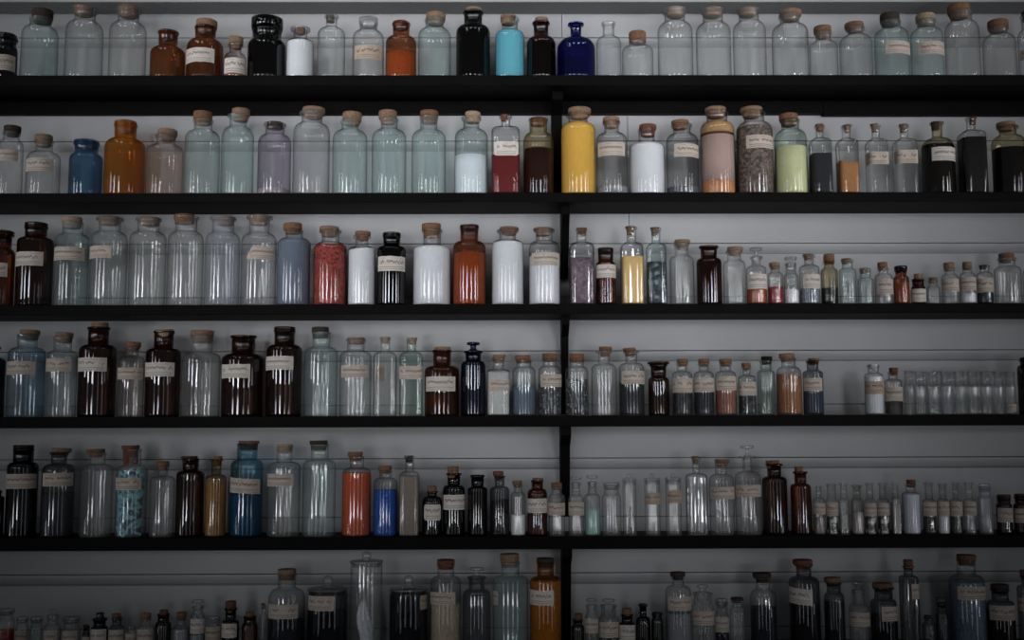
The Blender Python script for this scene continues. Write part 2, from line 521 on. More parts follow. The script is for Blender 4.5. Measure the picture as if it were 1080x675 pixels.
def make_bottle(d):
    row = d['row']
    xl, xr, top, nb, sh, nw = d['dims']
    base = SHELF_Z[row]
    sq = d.get('sq', 2.0)
    dy = d.get('dy', 0.0)
    xm = (xl + xr) / 2
    ymid = (nb + SHELF_PX[row]) / 2
    yax = FRONT + 0.05
    for _ in range(4):
        dx = at(xr, ymid, yax).x - at(xl, ymid, yax).x
        cx = at(xm, ymid, yax).x
        cosv = (yax - EYE.y) / math.hypot(cx - EYE.x, yax - EYE.y)
        R = dx / 2 * (cosv if sq <= 2.01 else 1.0 / (1.0 + 0.9 * abs(cx) / (yax - EYE.y)))
        yax = FRONT + 0.009 + R + dy
        if yax + R > -0.004:
            yax = -0.004 - R
    s = R / ((xr - xl) / 2)                       # metres per pixel for this bottle
    Z = lambda py: at(xm, py, yax).z - base
    ztop, znb, zsh = Z(top), Z(nb), Z(sh)
    rn = nw / 2 * s
    kind, _, sarg = d['stop'].partition(':')
    f = {'c': 0.20, 'f': 0.07, 'n': 0.0, 'd': 0.5, 'k': 0.5, 's': 0.3}[kind]
    lip = d.get('lip', top + f * (nb - top))
    zlip = Z(lip)
    rl = d.get('lw', nw * 1.14) / 2 * s
    nh = max(0.004, zlip - znb)
    lt = min(0.0055, nh * 0.34)
    rn = min(rn, R * 0.995)
    root = bpy.data.objects.new(d.get('name', 'apothecary_jar' if nw > 0.5 * (xr - xl) else 'apothecary_bottle'), None)
    root.empty_display_size = 0.02
    COL.objects.link(root)
    root.location = (cx, yax, base)
    if sq > 2.01:
        root.rotation_euler = (0, 0, random.uniform(-0.06, 0.06))
    tag(root, d['text'], d.get('cat', 'jar' if nw > 0.5 * (xr - xl) else 'bottle'), 'glass bottles and jars on the ' + ROWNAME[row])
    gm = MATS['g_' + d['gl'] + ('_full' if d['fill'] else '')]
    # glass
    outer = body_profile(R, rn, zsh, znb, zlip - lt, zlip, rl)
    prof = outer + [(rl, zlip - lt + 0.0004), (rl * 1.01, zlip - lt * 0.45), (rl * 0.985, zlip), (rn - 0.0016, zlip), (rn - 0.0018, zlip - lt * 1.2)]
    bm = bmesh.new()
    lathe(bm, prof, sq=sq, rn=rn, R=R, cap1=False)
    link_mesh('glass_body', bm, gm, root)
    # stopper
    ri = rn - 0.0022
    if kind in 'cf':
        rc = d.get('cw', nw * (1.03 if kind == 'c' else 0.86)) / 2 * s
        zl = zlip - nh * d.get('cd', 0.46 if row < 4 else 0.40)
        bm = bmesh.new()
        rb = min(ri, rc)
        p = [(rb * 0.90, zl), (rb * 0.96, zl + 0.0015), (min(rb, rc), zlip - 0.0003)]
        if rc > rb:
            p.append((rc * 0.985, zlip + 0.0004))
        p += [(rc, zlip + (ztop - zlip) * 0.55), (rc * 0.99, ztop - 0.0012), (rc * 0.95, ztop - 0.0002), (rc * 0.5, ztop)]
        lathe(bm, p, seg=28)
        o = link_mesh('cork', bm, cork_mat(sarg or 'tan'), root)
        o.rotation_euler = (random.uniform(-.02, .02), random.uniform(-.03, .03), random.uniform(0, 6))
    elif kind == 's':
        rc = d.get('cw', nw) / 2 * s
        bm = bmesh.new()
        lathe(bm, [(ri * 0.85, zlip - nh * 0.5), (ri * 0.97, zlip), (rc * 0.96, zlip + 0.0006), (rc, zlip + (ztop - zlip) * 0.4), (rc * 0.99, ztop - 0.0012), (rc * 0.9, ztop)], seg=32)
        link_mesh('stopper', bm, MATS['g_' + sarg], root)
    elif kind == 'd':
        rc = d.get('cw', nw * 1.2) / 2 * s
        dh = max(0.003, min(0.008, (ztop - zlip) * 0.45))
        bm = bmesh.new()
        lathe(bm, [(ri * 0.72, zlip - nh * 0.75), (ri * 0.98, zlip), (ri * 0.8, zlip + 0.001), (ri * 0.38, zlip + (ztop - dh - zlip) * 0.45), (ri * 0.45, ztop - dh),
                   (rc * 0.9, ztop - dh * 0.9), (rc, ztop - dh * 0.55), (rc * 0.97, ztop - dh * 0.12), (rc * 0.8, ztop)], seg=32)
        link_mesh('glass_stopper', bm, MATS['g_' + (sarg or 'clear')], root)
    elif kind == 'k':
        rk = d.get('cw', nw * 0.35) / 2 * s
        zl1 = ztop - 2 * rk
        bm = bmesh.new()
        p = [(rn - 0.003, zlip - 0.010), (rn - 0.0025, zlip + 0.0003), (rl * 1.05, zlip + 0.0008), (rl * 1.06, zlip + 0.004), (rl * 0.95, zlip + 0.006), (rk * 0.75, max(zlip + 0.0065, zl1))]
        for i in range(2, 11):
            a = PI * i / 10
            p.append((max(0.0004, rk * math.sin(a)), ztop - rk - rk * math.cos(a)))
        lathe(bm, p, seg=32)
        link_mesh('glass_lid', bm, MATS['g_' + (sarg or 'clear')], root)
    # contents
    t = 0.0009
    fill = d['fill']
    if fill:
        if isinstance(fill, tuple):
            fill = [fill]
        inner = [((r - t) * 0.999, z) for r, z in outer]
        z0 = 0.003
        for item in fill:
            nm, yt = item[0], item[1]
            z1 = min(Z(yt), zlip - 0.003)
            pts = [(max(0.002, prof_at(inner, z0) - (0.0 if z0 > 0.0065 else 0.001)), z0)]
            if z0 < 0.0065:
                pts.append((prof_at(inner, 0.0066), 0.0066))
            pts += [(r, z) for r, z in inner if z > max(z0, 0.0067) + 0.0004 and z < z1 - 0.0004]
            pts.append((prof_at(inner, z1), z1))
            tilt = None
            if len(item) > 2:
                tilt = item[2]
            bm = bmesh.new()
            lathe(bm, pts, sq=sq, rn=rn, R=R, tilt=tilt)
            pn, fm = FILL[nm]
            o = link_mesh(pn, bm, fm, root)
            for p in o.data.polygons:
                if len(p.vertices) > 4:
                    p.use_smooth = False
            if pn in ('granules', 'crystals', 'flakes'):
                o['kind'] = 'stuff'
                md = o.modifiers.new('lumps', 'SUBSURF')
                md.levels = md.render_levels = 0
            z0 = z1 + 0.0002
    # special contents
    sp = d.get('special')
    rnd = random.Random(11)
    if sp == 'sticks':
        tm = principled('turquoise_chalk', (0.27, 0.60, 0.68), 0.9, 0.15, 60)
        rin = R - 0.0022
        bm = bmesh.new()
        lathe(bm, [(R - 0.012, 0.004), (R - 0.012, zsh - 0.004)])
        link_mesh('powder', bm, FILL['turq'][1], root)  # dark core added behind the sticks, its colour standing in for shade between them
        for k in range(96):
            front = k < 72
            a = -PI / 2 + (rnd.uniform(-1.45, 1.45) if front else rnd.uniform(1.5, 2 * PI - 1.5))
            n = 72 if front else 24
            lev = 0.008 + (zsh - 0.008) * (((k % n) * 0.618034) % 1.0)
            rr = rin - rnd.uniform(0.0055, 0.0085)
            c = Vector((rr * math.cos(a), rr * math.sin(a), lev))
            tang = Vector((-math.sin(a), math.cos(a), rnd.uniform(-1.3, 1.3))).normalized()
            bm = bmesh.new()
            h, ln = rnd.uniform(0.0026, 0.0034), rnd.uniform(0.010, 0.0135)
            box(bm, -ln, ln, -h, h, -h, h, 0.0007)
            o = link_mesh('chalk_stick', bm, tm, root, smooth=False)
            radial = Vector((math.cos(a), math.sin(a), 0))
            zax = tang.cross(radial).normalized()
            m3 = Matrix((tang, zax.cross(tang), zax)).transposed()
            o.matrix_local = Matrix.Translation(c) @ m3.to_4x4()
    if sp == 'rods':
        rm = principled('pale_rods', (0.42, 0.40, 0.36), 0.5, 0.2, 60)
        for k in range(16):
            a, b2 = rnd.uniform(0, 2 * PI), rnd.uniform(0, 2 * PI)
            r0, r1 = (R - 0.004) * math.sqrt(rnd.random()), (R - 0.004) * math.sqrt(rnd.random())
            bm = bmesh.new()
            rod(bm, Vector((r0 * math.cos(a), r0 * math.sin(a), 0.004)), Vector((r1 * math.cos(b2), r1 * math.sin(b2), zsh * rnd.uniform(0.6, 0.92))), 0.0011)
            link_mesh('thin_rod', bm, rm, root)
    if sp == 'needle':
        bm = bmesh.new()
        rod(bm, Vector((0.002, -0.004, 0.003)), Vector((0.003, -0.003, zsh * 0.58)), 0.0042, 10)
        link_mesh('dark_rod', bm, principled('dark_rod', (0.012, 0.012, 0.013), 0.5), root)
    if sp == 'twist':
        bm = bmesh.new()
        rings = []
        for i in range(15):
            v = i / 14
            zz = 0.006 + v * 0.115
            rad = 0.004 + 0.013 * math.sin(PI * min(1, v * 0.9 + 0.1)) ** 0.8
            ring = []
            for j in range(24):
                th = 2 * PI * j / 24
                rr = rad * (1 + 0.16 * math.sin(5 * th + 4 * v) + 0.06 * math.sin(9 * th - 7 * v))
                ring.append(bm.verts.new((rr * math.cos(th) + 0.007 * math.sin(3.2 * v + 2.2), rr * 0.7 * math.sin(th) - 0.006, zz)))
            rings.append(ring)
        for a, b2 in zip(rings, rings[1:]):
            for j in range(24):
                bm.faces.new((a[j], a[(j + 1) % 24], b2[(j + 1) % 24], b2[j]))
        bm.faces.new(rings[0][::-1])
        bm.faces.new(rings[-1])
        link_mesh('pale_twist', bm, principled('pale_twist', (0.62, 0.64, 0.70), 0.8, 0.2, 150, 0.6, 200), root)
    # paper label
    lb = d['label']
    if lb:
        make_label(root, lb[:4], lb[4] if len(lb) > 4 else 'c', yax, base, cx, R, rn, sq, d.get('backlabel', False))
    return root


# ------------------------------------------------------------------ the bottles, shelf by shelf
# dims: body left, body right, top of stopper, neck foot, shoulder, neck width (photograph pixels)
# ---- top shelf
B(1, (-9, 18.7, 37, 50, 56.5, 24), 'black', 's:black', (-9, 16, 57, 73.5), None, 'black jar with white label at the left end of the top shelf', cw=25)
B(1, (21.5, 61.8, 11, 29, 39, 23.5), 'aqua', 'c:dark', None, None, 'pale aqua empty jar with dark cork, left end of the top shelf', lip=20, cw=23.5, lw=25)
B(1, (68, 109, 7.5, 24, 35, 22.5), 'clear', 'f:mid', None, None, 'tall empty clear jar on top shelf, beside the dark-corked aqua jar', lip=10, lw=30, cw=21)
B(1, (114.5, 154.5, 7, 25, 35.5, 23), 'clear', 'f:mid', None, None, 'tall empty clear jar on top shelf, beside the orange-amber unlabelled jar', lip=10.5, lw=28, cw=22)
B(1, (158, 195.6, 33, 51, 58, 20.5), 'amber_red', 'f:mid', None, None, 'orange-amber unlabelled jar on the top shelf', lip=34, lw=22.5)
B(1, (196.5, 235.6, 22, 43, 52, 22), 'amber_red', 'c:tan', (197, 226, 50, 65, 'w'), None, 'reddish amber jar with white label and pale cork on top shelf', lip=29, lw=23.5, cw=23)
B(1, (236.5, 259.6, 39.5, 57, 62, 12.5), 'warmclear', 'c:tan', (237, 258.5, 60.5, 76.5, 'w'), ('redbrown', 76), 'smallest labelled bottle with tall cork on top shelf, beside the black jar', lip=47, lw=16, cw=15)
B(1, (261, 301.5, 20.5, 44, 50.5, 30.5), 'black', 's:black', None, None, 'glossy black jar with wide black lid on the top shelf', lip=32.5, lw=31, cw=34)
B(1, (301.8, 331, 29.5, 42.5, 47, 14.5), 'clear', 'f:red', None, ('white', 46, 0.0), 'small clear jar full of white powder on the top shelf', lip=30.5, lw=21, cw=11)
B(1, (334.6, 364, 16, 30, 37.5, 11.5), 'clear', 'f:dark', None, None, 'empty clear narrow-necked bottle between white-powder jar and tan-labelled jar, top shelf', lip=17, lw=15, cw=9)
B(1, (371.8, 405, 20, 33.5, 41.5, 18.5), 'clear', 's:clear', (374.5, 402, 47, 61.5, 't'), None, 'clear glass-stoppered jar with tan label on the top shelf', lip=24, lw=20, cw=20.5)
B(1, (406.8, 439, 23.5, 39.5, 46, 17.5), 'amber_mid', 'f:red', None, ('rust', 58), 'dark amber jar half full of orange powder on the top shelf', lip=25, lw=19.5)
B(1, (441, 475.6, 14.5, 31, 40, 19), 'aqua', 'c:tan', None, None, 'aqua empty jar with mottled cork between amber jar and tallest black-brown jar, top shelf', lip=21, cw=21)
B(1, (481, 517, 9, 28, 36, 19), 'black', 'c:tan', None, None, 'tallest black-brown jar with pale cork, beside the cyan powder jar, top shelf', lip=13, lw=21.5, cw=17.5)
B(1, (522.5, 553, 17.5, 33.5, 39.5, 17), 'aqua', 'f:tan', None, ('cyan', 34.5), 'jar filled with bright cyan powder on the top shelf', lip=20, lw=20, cw=16.5)
B(1, (555.6, 586, 19.5, 40, 47, 15.5), 'brown', 'c:tan', None, ('darkpieces', 48), 'dark brown jar between the cyan powder jar and cobalt bottle, top shelf', lip=24, lw=18.5, cw=14)
B(1, (587.4, 627.8, 25.3, 41, 53, 11.5), 'cobalt', 'n', None, None, 'cobalt blue round-shouldered bottle on the top shelf', lw=17)
B(1, (628.8, 655.2, 24.5, 39.5, 46, 12), 'clear', 'n', None, None, 'open empty clear bottle without stopper, beside the cobalt bottle', lw=15)
B(1, (656, 689, 34.5, 49, 55, 15.5), 'clear', 'c:mid', None, None, 'short empty clear jar right of the open stopperless bottle, top shelf', lip=44, lw=18, cw=18.5)
B(1, (693.6, 730.8, 9, 25, 35, 21.5), 'clear', 'f:tan', None, None, 'first of three tall flared clear jars right of the short jar, top shelf', lip=11, lw=28, cw=19)
B(1, (734, 771, 9.5, 26, 35.5, 21.5), 'clear', 'f:tan', None, None, 'middle of three tall flared clear jars on the top shelf', lip=11, lw=26.5, cw=20)
B(1, (773, 808.3, 9.5, 24.5, 35, 21.5), 'clear', 'f:tan', None, None, 'last of three tall flared clear jars on top shelf, before the wide-corked jar', lip=11, lw=26, cw=18)
B(1, (814, 853, 12, 27, 36.5, 20.5), 'clear', 'c:tan', None, None, 'tall clear jar with wide tapering cork beside two short clear jars, top shelf', lip=17, lw=24, cw=24)
B(1, (853.5, 884, 28.5, 45, 50.5, 16.5), 'clear', 'c:mid', None, None, 'shorter of the two short corked clear jars before the aqua pair, top shelf', lip=35, lw=19, cw=19)
B(1, (885.3, 920.6, 25, 38, 47.5, 16.5), 'clear', 'c:mid', None, None, 'short rounder clear jar standing against the labelled aqua jars, top shelf', lip=30, lw=21, cw=21)
B(1, (922, 959.4, 15, 31.5, 40.5, 20.5), 'aqua', 'c:dark', (934, 959, 42.7, 56), None, 'aqua jar with dark cork and cream label on the top shelf', lip=23, lw=22, cw=21.5)
B(1, (960, 996.7, 16, 31, 40.5, 19.5), 'aqua', 'c:pale', (968.5, 996, 43, 56.5), None, 'aqua jar with pale cork and cream label on the top shelf', lip=22, lw=22, cw=21.5)
B(1, (995.2, 1034, 5.5, 24, 36, 23), 'clear', 'c:mid', None, None, 'tallest clear jar near the right end of the top shelf, beside labelled aqua jar', lip=14, lw=26, cw=24.5)
B(1, (1036, 1072.5, 22, 37.5, 47, 19.5), 'clear', 'c:mid', None, None, 'lower clear jar with brown cork, second from the right end of top shelf', lip=30, lw=22, cw=23)
B(1, (1073.3, 1102, 13, 32, 42, 18), 'clear', 'c:dark', (1076, 1096, 50, 61), None, 'clear jar cut by the right edge of the photo, top shelf', cw=19)

# ---- second shelf
B(2, (-3, 24.5, 133.5, 148, 157, 17.5), 'clear', 'c:dark', (-1, 19, 157.5, 169.4), None, 'clear labelled jar with dark cork at the left end of second shelf', lip=140, cw=19)
B(2, (27, 64, 143, 161, 168.5, 18.5), 'clear', 'c:tan', (28, 56.4, 166.3, 180), None, 'clear labelled jar with light cork beside the blue glass jar, second shelf', lip=149, cw=20)
B(2, (72.2, 108.3, 149, 163, 169.5, 25.5), 'blue', 's:blue', None, None, 'squat blue glass jar on the second shelf', lip=151.5, lw=28.5, cw=28)
B(2, (109.4, 153, 128.5, 147.5, 156.5, 23.5), 'amber', 's:amber', None, None, 'large orange amber jar without label on the second shelf', lip=131.5, lw=25.5, cw=24)
B(2, (153.6, 194, 137, 153.5, 161.5, 20), 'warmclear', 'c:tan', None, None, 'short clear jar between the orange amber jar and tall aqua jar, second shelf', lip=143, cw=21.5)
B(2, (194.3, 232, 119, 138.5, 147.5, 19.5), 'aqua', 'c:mid', None, None, 'tall aqua jar next to the short clear jar, second shelf', lip=127, lw=22, cw=20.5)
B(2, (233, 267.6, 115.5, 135, 146.5, 18), 'aqua', 'c:tan', None, None, 'tall aqua jar standing against the lilac-tinted jar, second shelf', lip=122, lw=23, cw=19.5)
B(2, (271.7, 307, 130, 143, 151.5, 20.5), 'lilac', 'f:dark', None, ('palegrey', 201), 'lilac-tinted glass jar on the second shelf', lip=131, lw=24)
B(2, (308.8, 347.8, 114.5, 131, 141.5, 22), 'clear', 'c:tan', None, None, 'tall clear wide-corked jar right of the lilac jar, second shelf', lip=119, lw=27, cw=24.5)
B(2, (350.6, 387.3, 119.5, 138, 147.5, 18), 'aqua', 'c:tan', None, None, 'first of three matching aqua jars right of tall clear jar, second shelf', lip=128, lw=21, cw=20.5)
B(2, (392, 428.5, 118, 137.3, 146.5, 17.5), 'aqua', 'c:tan', None, None, 'middle of three matching empty aqua jars, second shelf', lip=126, lw=20, cw=19.5)
B(2, (434, 470.2, 118, 138, 147.5, 18), 'aqua', 'c:mid', None, None, 'last of three aqua jars, next to the aqua jar of white powder, second shelf', lip=124, lw=20, cw=19.5)
B(2, (479.5, 514.6, 119.3, 137, 146.5, 17), 'aqua', 'c:pale', None, ('white', 166), 'aqua jar half full of white powder on the second shelf', lip=124.5, lw=21, cw=16.5)
B(2, (518.6, 548.3, 121.5, 134.5, 140.5, 9.5), 'clear', 'f:red', (521.5, 546.5, 149, 164, 'wr'), ('redliq', 166), 'square clear bottle half full of dark red liquid, white label', sq=6, lip=122.5, lw=13.5, cw=9)
B(2, (552, 583.7, 125, 141, 150, 18.5), 'olive', 'f:mid', None, ('darkredliq', 158.8), 'yellowish glass jar of dark brown liquid beside the second-shelf bracket', lip=126, lw=20.5)
B(2, (591.8, 628.2, 115.5, 130.8, 139.5, 20.5), 'warmclear', 'c:tan', None, ('yellow', 130), 'tall jar filled to the neck with yellow powder', lip=121, lw=25, cw=24)
B(2, (628.8, 662, 124, 141, 149, 15.5), 'clear', 'c:tan', (631, 658.6, 149.5, 163.7), ('grey', 199), 'clear labelled jar between yellow powder and white powder jars, second shelf', lip=129, lw=19, cw=18)
B(2, (663.7, 701.2, 132, 151.5, 157.5, 17), 'clear', 'c:red', None, ('white', 152.6), 'broad jar full of white powder with red-brown cork, second shelf', lip=137, lw=18.5, cw=18.5)
B(2, (702.8, 736.8, 128, 142, 150.5, 18.5), 'clear', 'c:mid', (711, 737, 151, 165), ('greyliq', 199), 'clear labelled jar between white powder and pink powder jars, second shelf', lip=132, lw=22, cw=19)
B(2, (739, 775, 114, 130, 138.5, 22), 'warmclear', 'c:tan', None, [('orangetan', 193), ('pink', 145), ('brownline', 142.6), ('tan', 129)], 'tall jar of layered pink and orange powders on the second shelf', lip=118.5, lw=25.5, cw=22.5)
B(2, (777, 815.6, 114.2, 130, 140, 21.5), 'warmclear', 'c:tan', (787, 814.7, 142, 155.7), ('husks', 136), 'tall labelled jar full of greyish brown granules, second shelf', lip=118.5, lw=25.5, cw=24)
B(2, (817, 851.7, 120.5, 138.3, 148, 19), 'green', 'c:mid', None, ('limecream', 156.8), 'greenish jar of pale lime powder on the second shelf', lip=127, lw=21, cw=20.5)
B(2, (852.2, 878.7, 131.5, 146.3, 152, 10), 'clear', 'f:mid', None, ('charcoal', 163.5), 'square bottle of charcoal black powder on the second shelf', sq=6, lip=133, lw=13, cw=11)
B(2, (880.5, 906.8, 131.8, 147, 153, 11), 'clear', 'f:tan', None, ('peach', 172.5, -0.12), 'square bottle of sloping peach powder on the second shelf', sq=6, lip=133, lw=13, cw=12)
B(2, (911.6, 938.1, 131.2, 147, 153, 10.5), 'clear', 'f:tan', (912, 938, 160, 173), None, 'empty square labelled bottle next to the peach powder bottle, second shelf', sq=6, lip=132.5, lw=13, cw=12)
B(2, (940.2, 969.2, 130.8, 147, 153, 11), 'clear', 'f:tan', (943.6, 969, 158, 172), None, 'empty square labelled bottle next to the black liquid bottle, second shelf', sq=6, lip=132.5, lw=13.5, cw=13)
B(2, (972, 1007.6, 129, 146.3, 157.5, 11.5), 'olive', 'f:dark', (983, 1008.5, 154.5, 169, 'w'), ('blackliq', 154), 'round amber-necked bottle of black liquid with white label', lip=129.5, lw=15.5, cw=9.5)
B(2, (1008.3, 1043, 124, 138.5, 144.5, 12), 'clear', 'f:mid', None, ('blackliq', 147), 'tall square unlabelled bottle of near-black liquid, second shelf', sq=6, lip=125, lw=14.5, cw=12)
B(2, (1046, 1083, 129.8, 143.5, 152.5, 19), 'olive', 'c:tan', None, ('blackliq', 158), 'wide olive-glass jar of black liquid at right end of second shelf', lip=134, lw=24, cw=21)

# ---- third shelf
B(3, (-15, 15.6, 244, 263, 272, 22), 'amber_dark', 's:amber_dark', (-12, 7.6, 277, 291.5, 'w'), None, 'dark amber jar cut by the left edge, third shelf', lip=247, lw=27, cw=27)
B(3, (16.4, 56.4, 235.5, 251, 256, 24), 'brown', 's:brown', (16.6, 45.4, 265, 280, 'w'), None, 'tall dark brown jar with white label, left end of third shelf', lip=239, lw=26, cw=25.5)
B(3, (56.8, 93.8, 229.5, 247.5, 253.5, 22.5), 'aqua', 'c:pale', (57, 89, 260, 274), None, 'clear jar with wide label beside the dark brown jar, third shelf', lip=235, lw=23.5, cw=22.5)
B(3, (94.4, 134.2, 229, 245, 253.5, 23.5), 'clear', 'f:tan', (94.6, 117.4, 259, 272), None, 'clear flared jar with half-width label, third shelf', lip=230.5, lw=29.5, cw=24)
B(3, (135.5, 175.2, 229.5, 245, 253.5, 23.5), 'clear', 'f:tan', None, None, 'clear unlabelled flared jar next to the half-label jar, third shelf', lip=231, lw=28, cw=22)
B(3, (176, 214.6, 227, 245, 255, 23.5), 'clear', 'f:mid', None, None, 'clear unlabelled jar between a flared clear jar and the milky jar, third shelf', lip=229, lw=27.5, cw=22)
B(3, (215.6, 253, 228.5, 246, 256, 23.5), 'frosted', 'f:tan', None, None, 'milky frosted-looking tall jar on the third shelf', lip=230, lw=28, cw=20.5)
B(3, (254, 291.6, 227.5, 246.5, 256, 21.5), 'clear', 'f:tan', (261, 290, 259.5, 273, 'ctrap'), None, 'tall clear jar with torn-corner label beside slate blue powder jar, third shelf', lip=229, lw=28, cw=20.5)
B(3, (292.2, 327.2, 236, 251.5, 258, 18), 'frosted', 'c:mid', None, ('slate', 254), 'jar of slate blue powder on the third shelf', lip=243, lw=19, cw=20)
B(3, (330.6, 365.5, 239.3, 256, 264.5, 18.5), 'clear', 'c:tan', None, ('redbeans', 259.5), 'jar full of red granules on the third shelf', lip=243.5, lw=23.5, cw=21)
B(3, (367, 395.8, 244.8, 260, 265.5, 13.5), 'clear', 'c:mid', None, ('white', 264, 0.10), 'narrow jar of white powder with sloping top, beside black labelled jar, third shelf', lip=249, lw=19, cw=16.5)
B(3, (397.7, 428, 245.8, 260, 264, 18), 'black', 's:black', (399, 427, 270, 285.5, 'w'), None, 'black jar with white label on the third shelf', lip=248.5, lw=19.5, cw=19.5)
B(3, (435.6, 475.6, 236.5, 259.5, 265, 18.5), 'clear', 'c:mid', None, ('white', 260.5), 'broadest jar of white powder between black jar and orange-brown jar, third shelf', lip=243, lw=22, cw=20.5)
B(3, (477.8, 512.2, 237.8, 255, 261.5, 19), 'amber_mid', 's:amber_dark', None, ('rust', 268), 'amber jar of orange-brown powder on the third shelf', lip=240, lw=20.5, cw=20.5)
B(3, (518.6, 552.2, 240, 253.5, 260, 17.5), 'clear', 'c:mid', None, ('white', 256.5), 'unlabelled white powder jar right of the orange-brown amber jar, third shelf', lip=243, lw=22.5, cw=20.5)
B(3, (557.8, 590.6, 240.5, 254.7, 263.5, 17.5), 'clear', 'c:tan', (561, 589.6, 266, 279.6), ('white', 271), 'jar of white powder with cream label beside the bracket, third shelf', lip=242.5, lw=22, cw=21)
B(3, (600, 627.2, 240.3, 256, 262.5, 11), 'clear', 'f:red', None, ('shards', 273), 'square bottle of purple grey crystals on the third shelf', sq=6, lip=241.5, lw=13, cw=12)
B(3, (628.6, 649.6, 262, 276.5, 281, 16), 'amber_dark', 's:amber_dark', (629, 649.2, 278.7, 292.6, 'w'), ('flakes', 294), 'small amber jar of golden flakes with white label', lip=264.5, lw=17, cw=17)
B(3, (654, 679, 238.8, 256, 262.5, 11), 'clear', 'f:tan', None, ('paleyellow', 271.6), 'square bottle of pale yellow powder on the third shelf', sq=6, lip=240, lw=13, cw=12.5)
B(3, (681, 703.8, 239.8, 257, 263, 10.5), 'aqua', 'f:tan', None, ('chips', 277), 'square bluish bottle of dark glassy chips, third shelf', sq=6, lip=241, lw=12.5, cw=11.5)
B(3, (706.4, 732.2, 253.2, 270, 276.5, 14.5), 'clear', 'c:tan', None, None, 'empty clear corked jar between dark chips bottle and dark brown jar, third shelf', lip=257, lw=17, cw=17)
B(3, (734.7, 761.5, 259.5, 272.5, 278, 17.5), 'brown', 'n', None, ('redbrown', 279), 'unlabelled dark brown jar on the third shelf', lip=260, lw=21)
B(3, (762.4, 787, 260.8, 275, 281.5, 14.5), 'clear', 'c:tan', None, None, 'empty clear jar right of the unlabelled dark brown jar, third shelf', lip=265, lw=18, cw=17)
B(3, (787.4, 808.6, 261.5, 280.5, 284.5, 10), 'clear', 'd', (788.5, 808.3, 288.5, 304.5, 'w'), ('orangeliq', 305), 'glass-stoppered labelled bottle of orange liquid', lip=271, lw=13.5, cw=13.5)
B(3, (809.8, 826, 277, 287.5, 291.5, 9.5), 'clear', 'c:tan', None, ('crimson', 303), 'tiny bottle of crimson liquid on the third shelf', lip=281, lw=11, cw=11.5)
B(3, (826.8, 842.6, 271.5, 289.5, 292.5, 11), 'clear', 'd', None, ('whitelumps', 306, -0.08), 'tiny glass-stoppered bottle with white lumps, third shelf', lip=278, lw=12, cw=14)
B(3, (843, 864.8, 268.3, 279.8, 283.8, 10), 'clear', 'f:tan', (847.6, 864.6, 289, 304, 'wr'), ('bluelumps', 305), 'small bottle of blue-grey lumps with white label', lip=269.5, lw=13.5, cw=11)
B(3, (865.8, 884, 268.3, 283, 287.5, 10.5), 'olive', 'c:mid', None, ('blackgreen', 304), 'small yellowish bottle half full of dark green liquid', lip=276, lw=12.5, cw=12)
B(3, (885, 903.6, 272.8, 283.5, 286.5, 11.5), 'aqua', 'c:mid', None, None, 'small straight empty vial beside the dark green liquid bottle', lip=274.5, lw=13.5, cw=11)
B(3, (904.6, 922, 283, 293.8, 297, 11.5), 'aqua', 'f:tan', None, None, 'short empty vial between a straight vial and a labelled vial, third shelf', lip=284, lw=12.5, cw=11.5)
B(3, (922.6, 942, 276.8, 289, 293.5, 10.5), 'clear', 'c:mid', (925.5, 942, 294, 310), None, 'small labelled vial left of the small orange amber bottle, third shelf', lip=283, lw=12.5, cw=11)
B(3, (942.4, 959.3, 280.8, 291.6, 294.5, 12), 'amber_mid', 's:black', None, ('rust', 299), 'small amber bottle of orange powder near right end, third shelf', lip=284.5, lw=14, cw=14.5)
B(3, (961, 976.5, 289, 302, 305, 12.5), 'brown', 'c:tan', (960.8, 976.3, 304.5, 318, 'w'), None, 'shortest dark brown labelled vial on the third shelf', lip=294.5, lw=13.5, cw=9.5)
B(3, (977.2, 991.8, 292.8, 302, 305.5, 9), 'clear', 'c:mid', None, None, 'shortest empty clear vial right of the dark brown vial, third shelf', lip=296, lw=10.5, cw=9)
B(3, (993, 1011.5, 277, 289.3, 294.3, 10.5), 'clear', 'c:tan', (993.2, 1011, 294, 307), None, 'labelled empty vial right of the shortest clear vial, third shelf', lip=283.5, lw=12.5, cw=11.5)
B(3, (1012, 1029.6, 276.3, 287.8, 291.5, 10), 'clear', 'c:tan', (1012.5, 1029.2, 292, 306), ('white', 310), 'labelled vial with a little white powder, third shelf', lip=282, lw=11.5, cw=10.5)
B(3, (1030, 1047.7, 279.6, 287.5, 290.5, 9.5), 'clear', 'f:dark', (1030.4, 1047.3, 293, 308), ('inkliq', 307), 'labelled vial with black contents near right end, third shelf', lip=280.5, lw=11.5, cw=9)
B(3, (1048.6, 1078, 267.5, 281.5, 286.5, 18), 'clear', 'c:mid', None, None, 'larger empty clear jar at the right end of the third shelf', lip=272.5, lw=21, cw=17)
B(3, (1078.6, 1104, 270, 283, 290, 15), 'clear', 'c:mid', None, None, 'clear jar barely showing at the right edge, third shelf', cw=15)

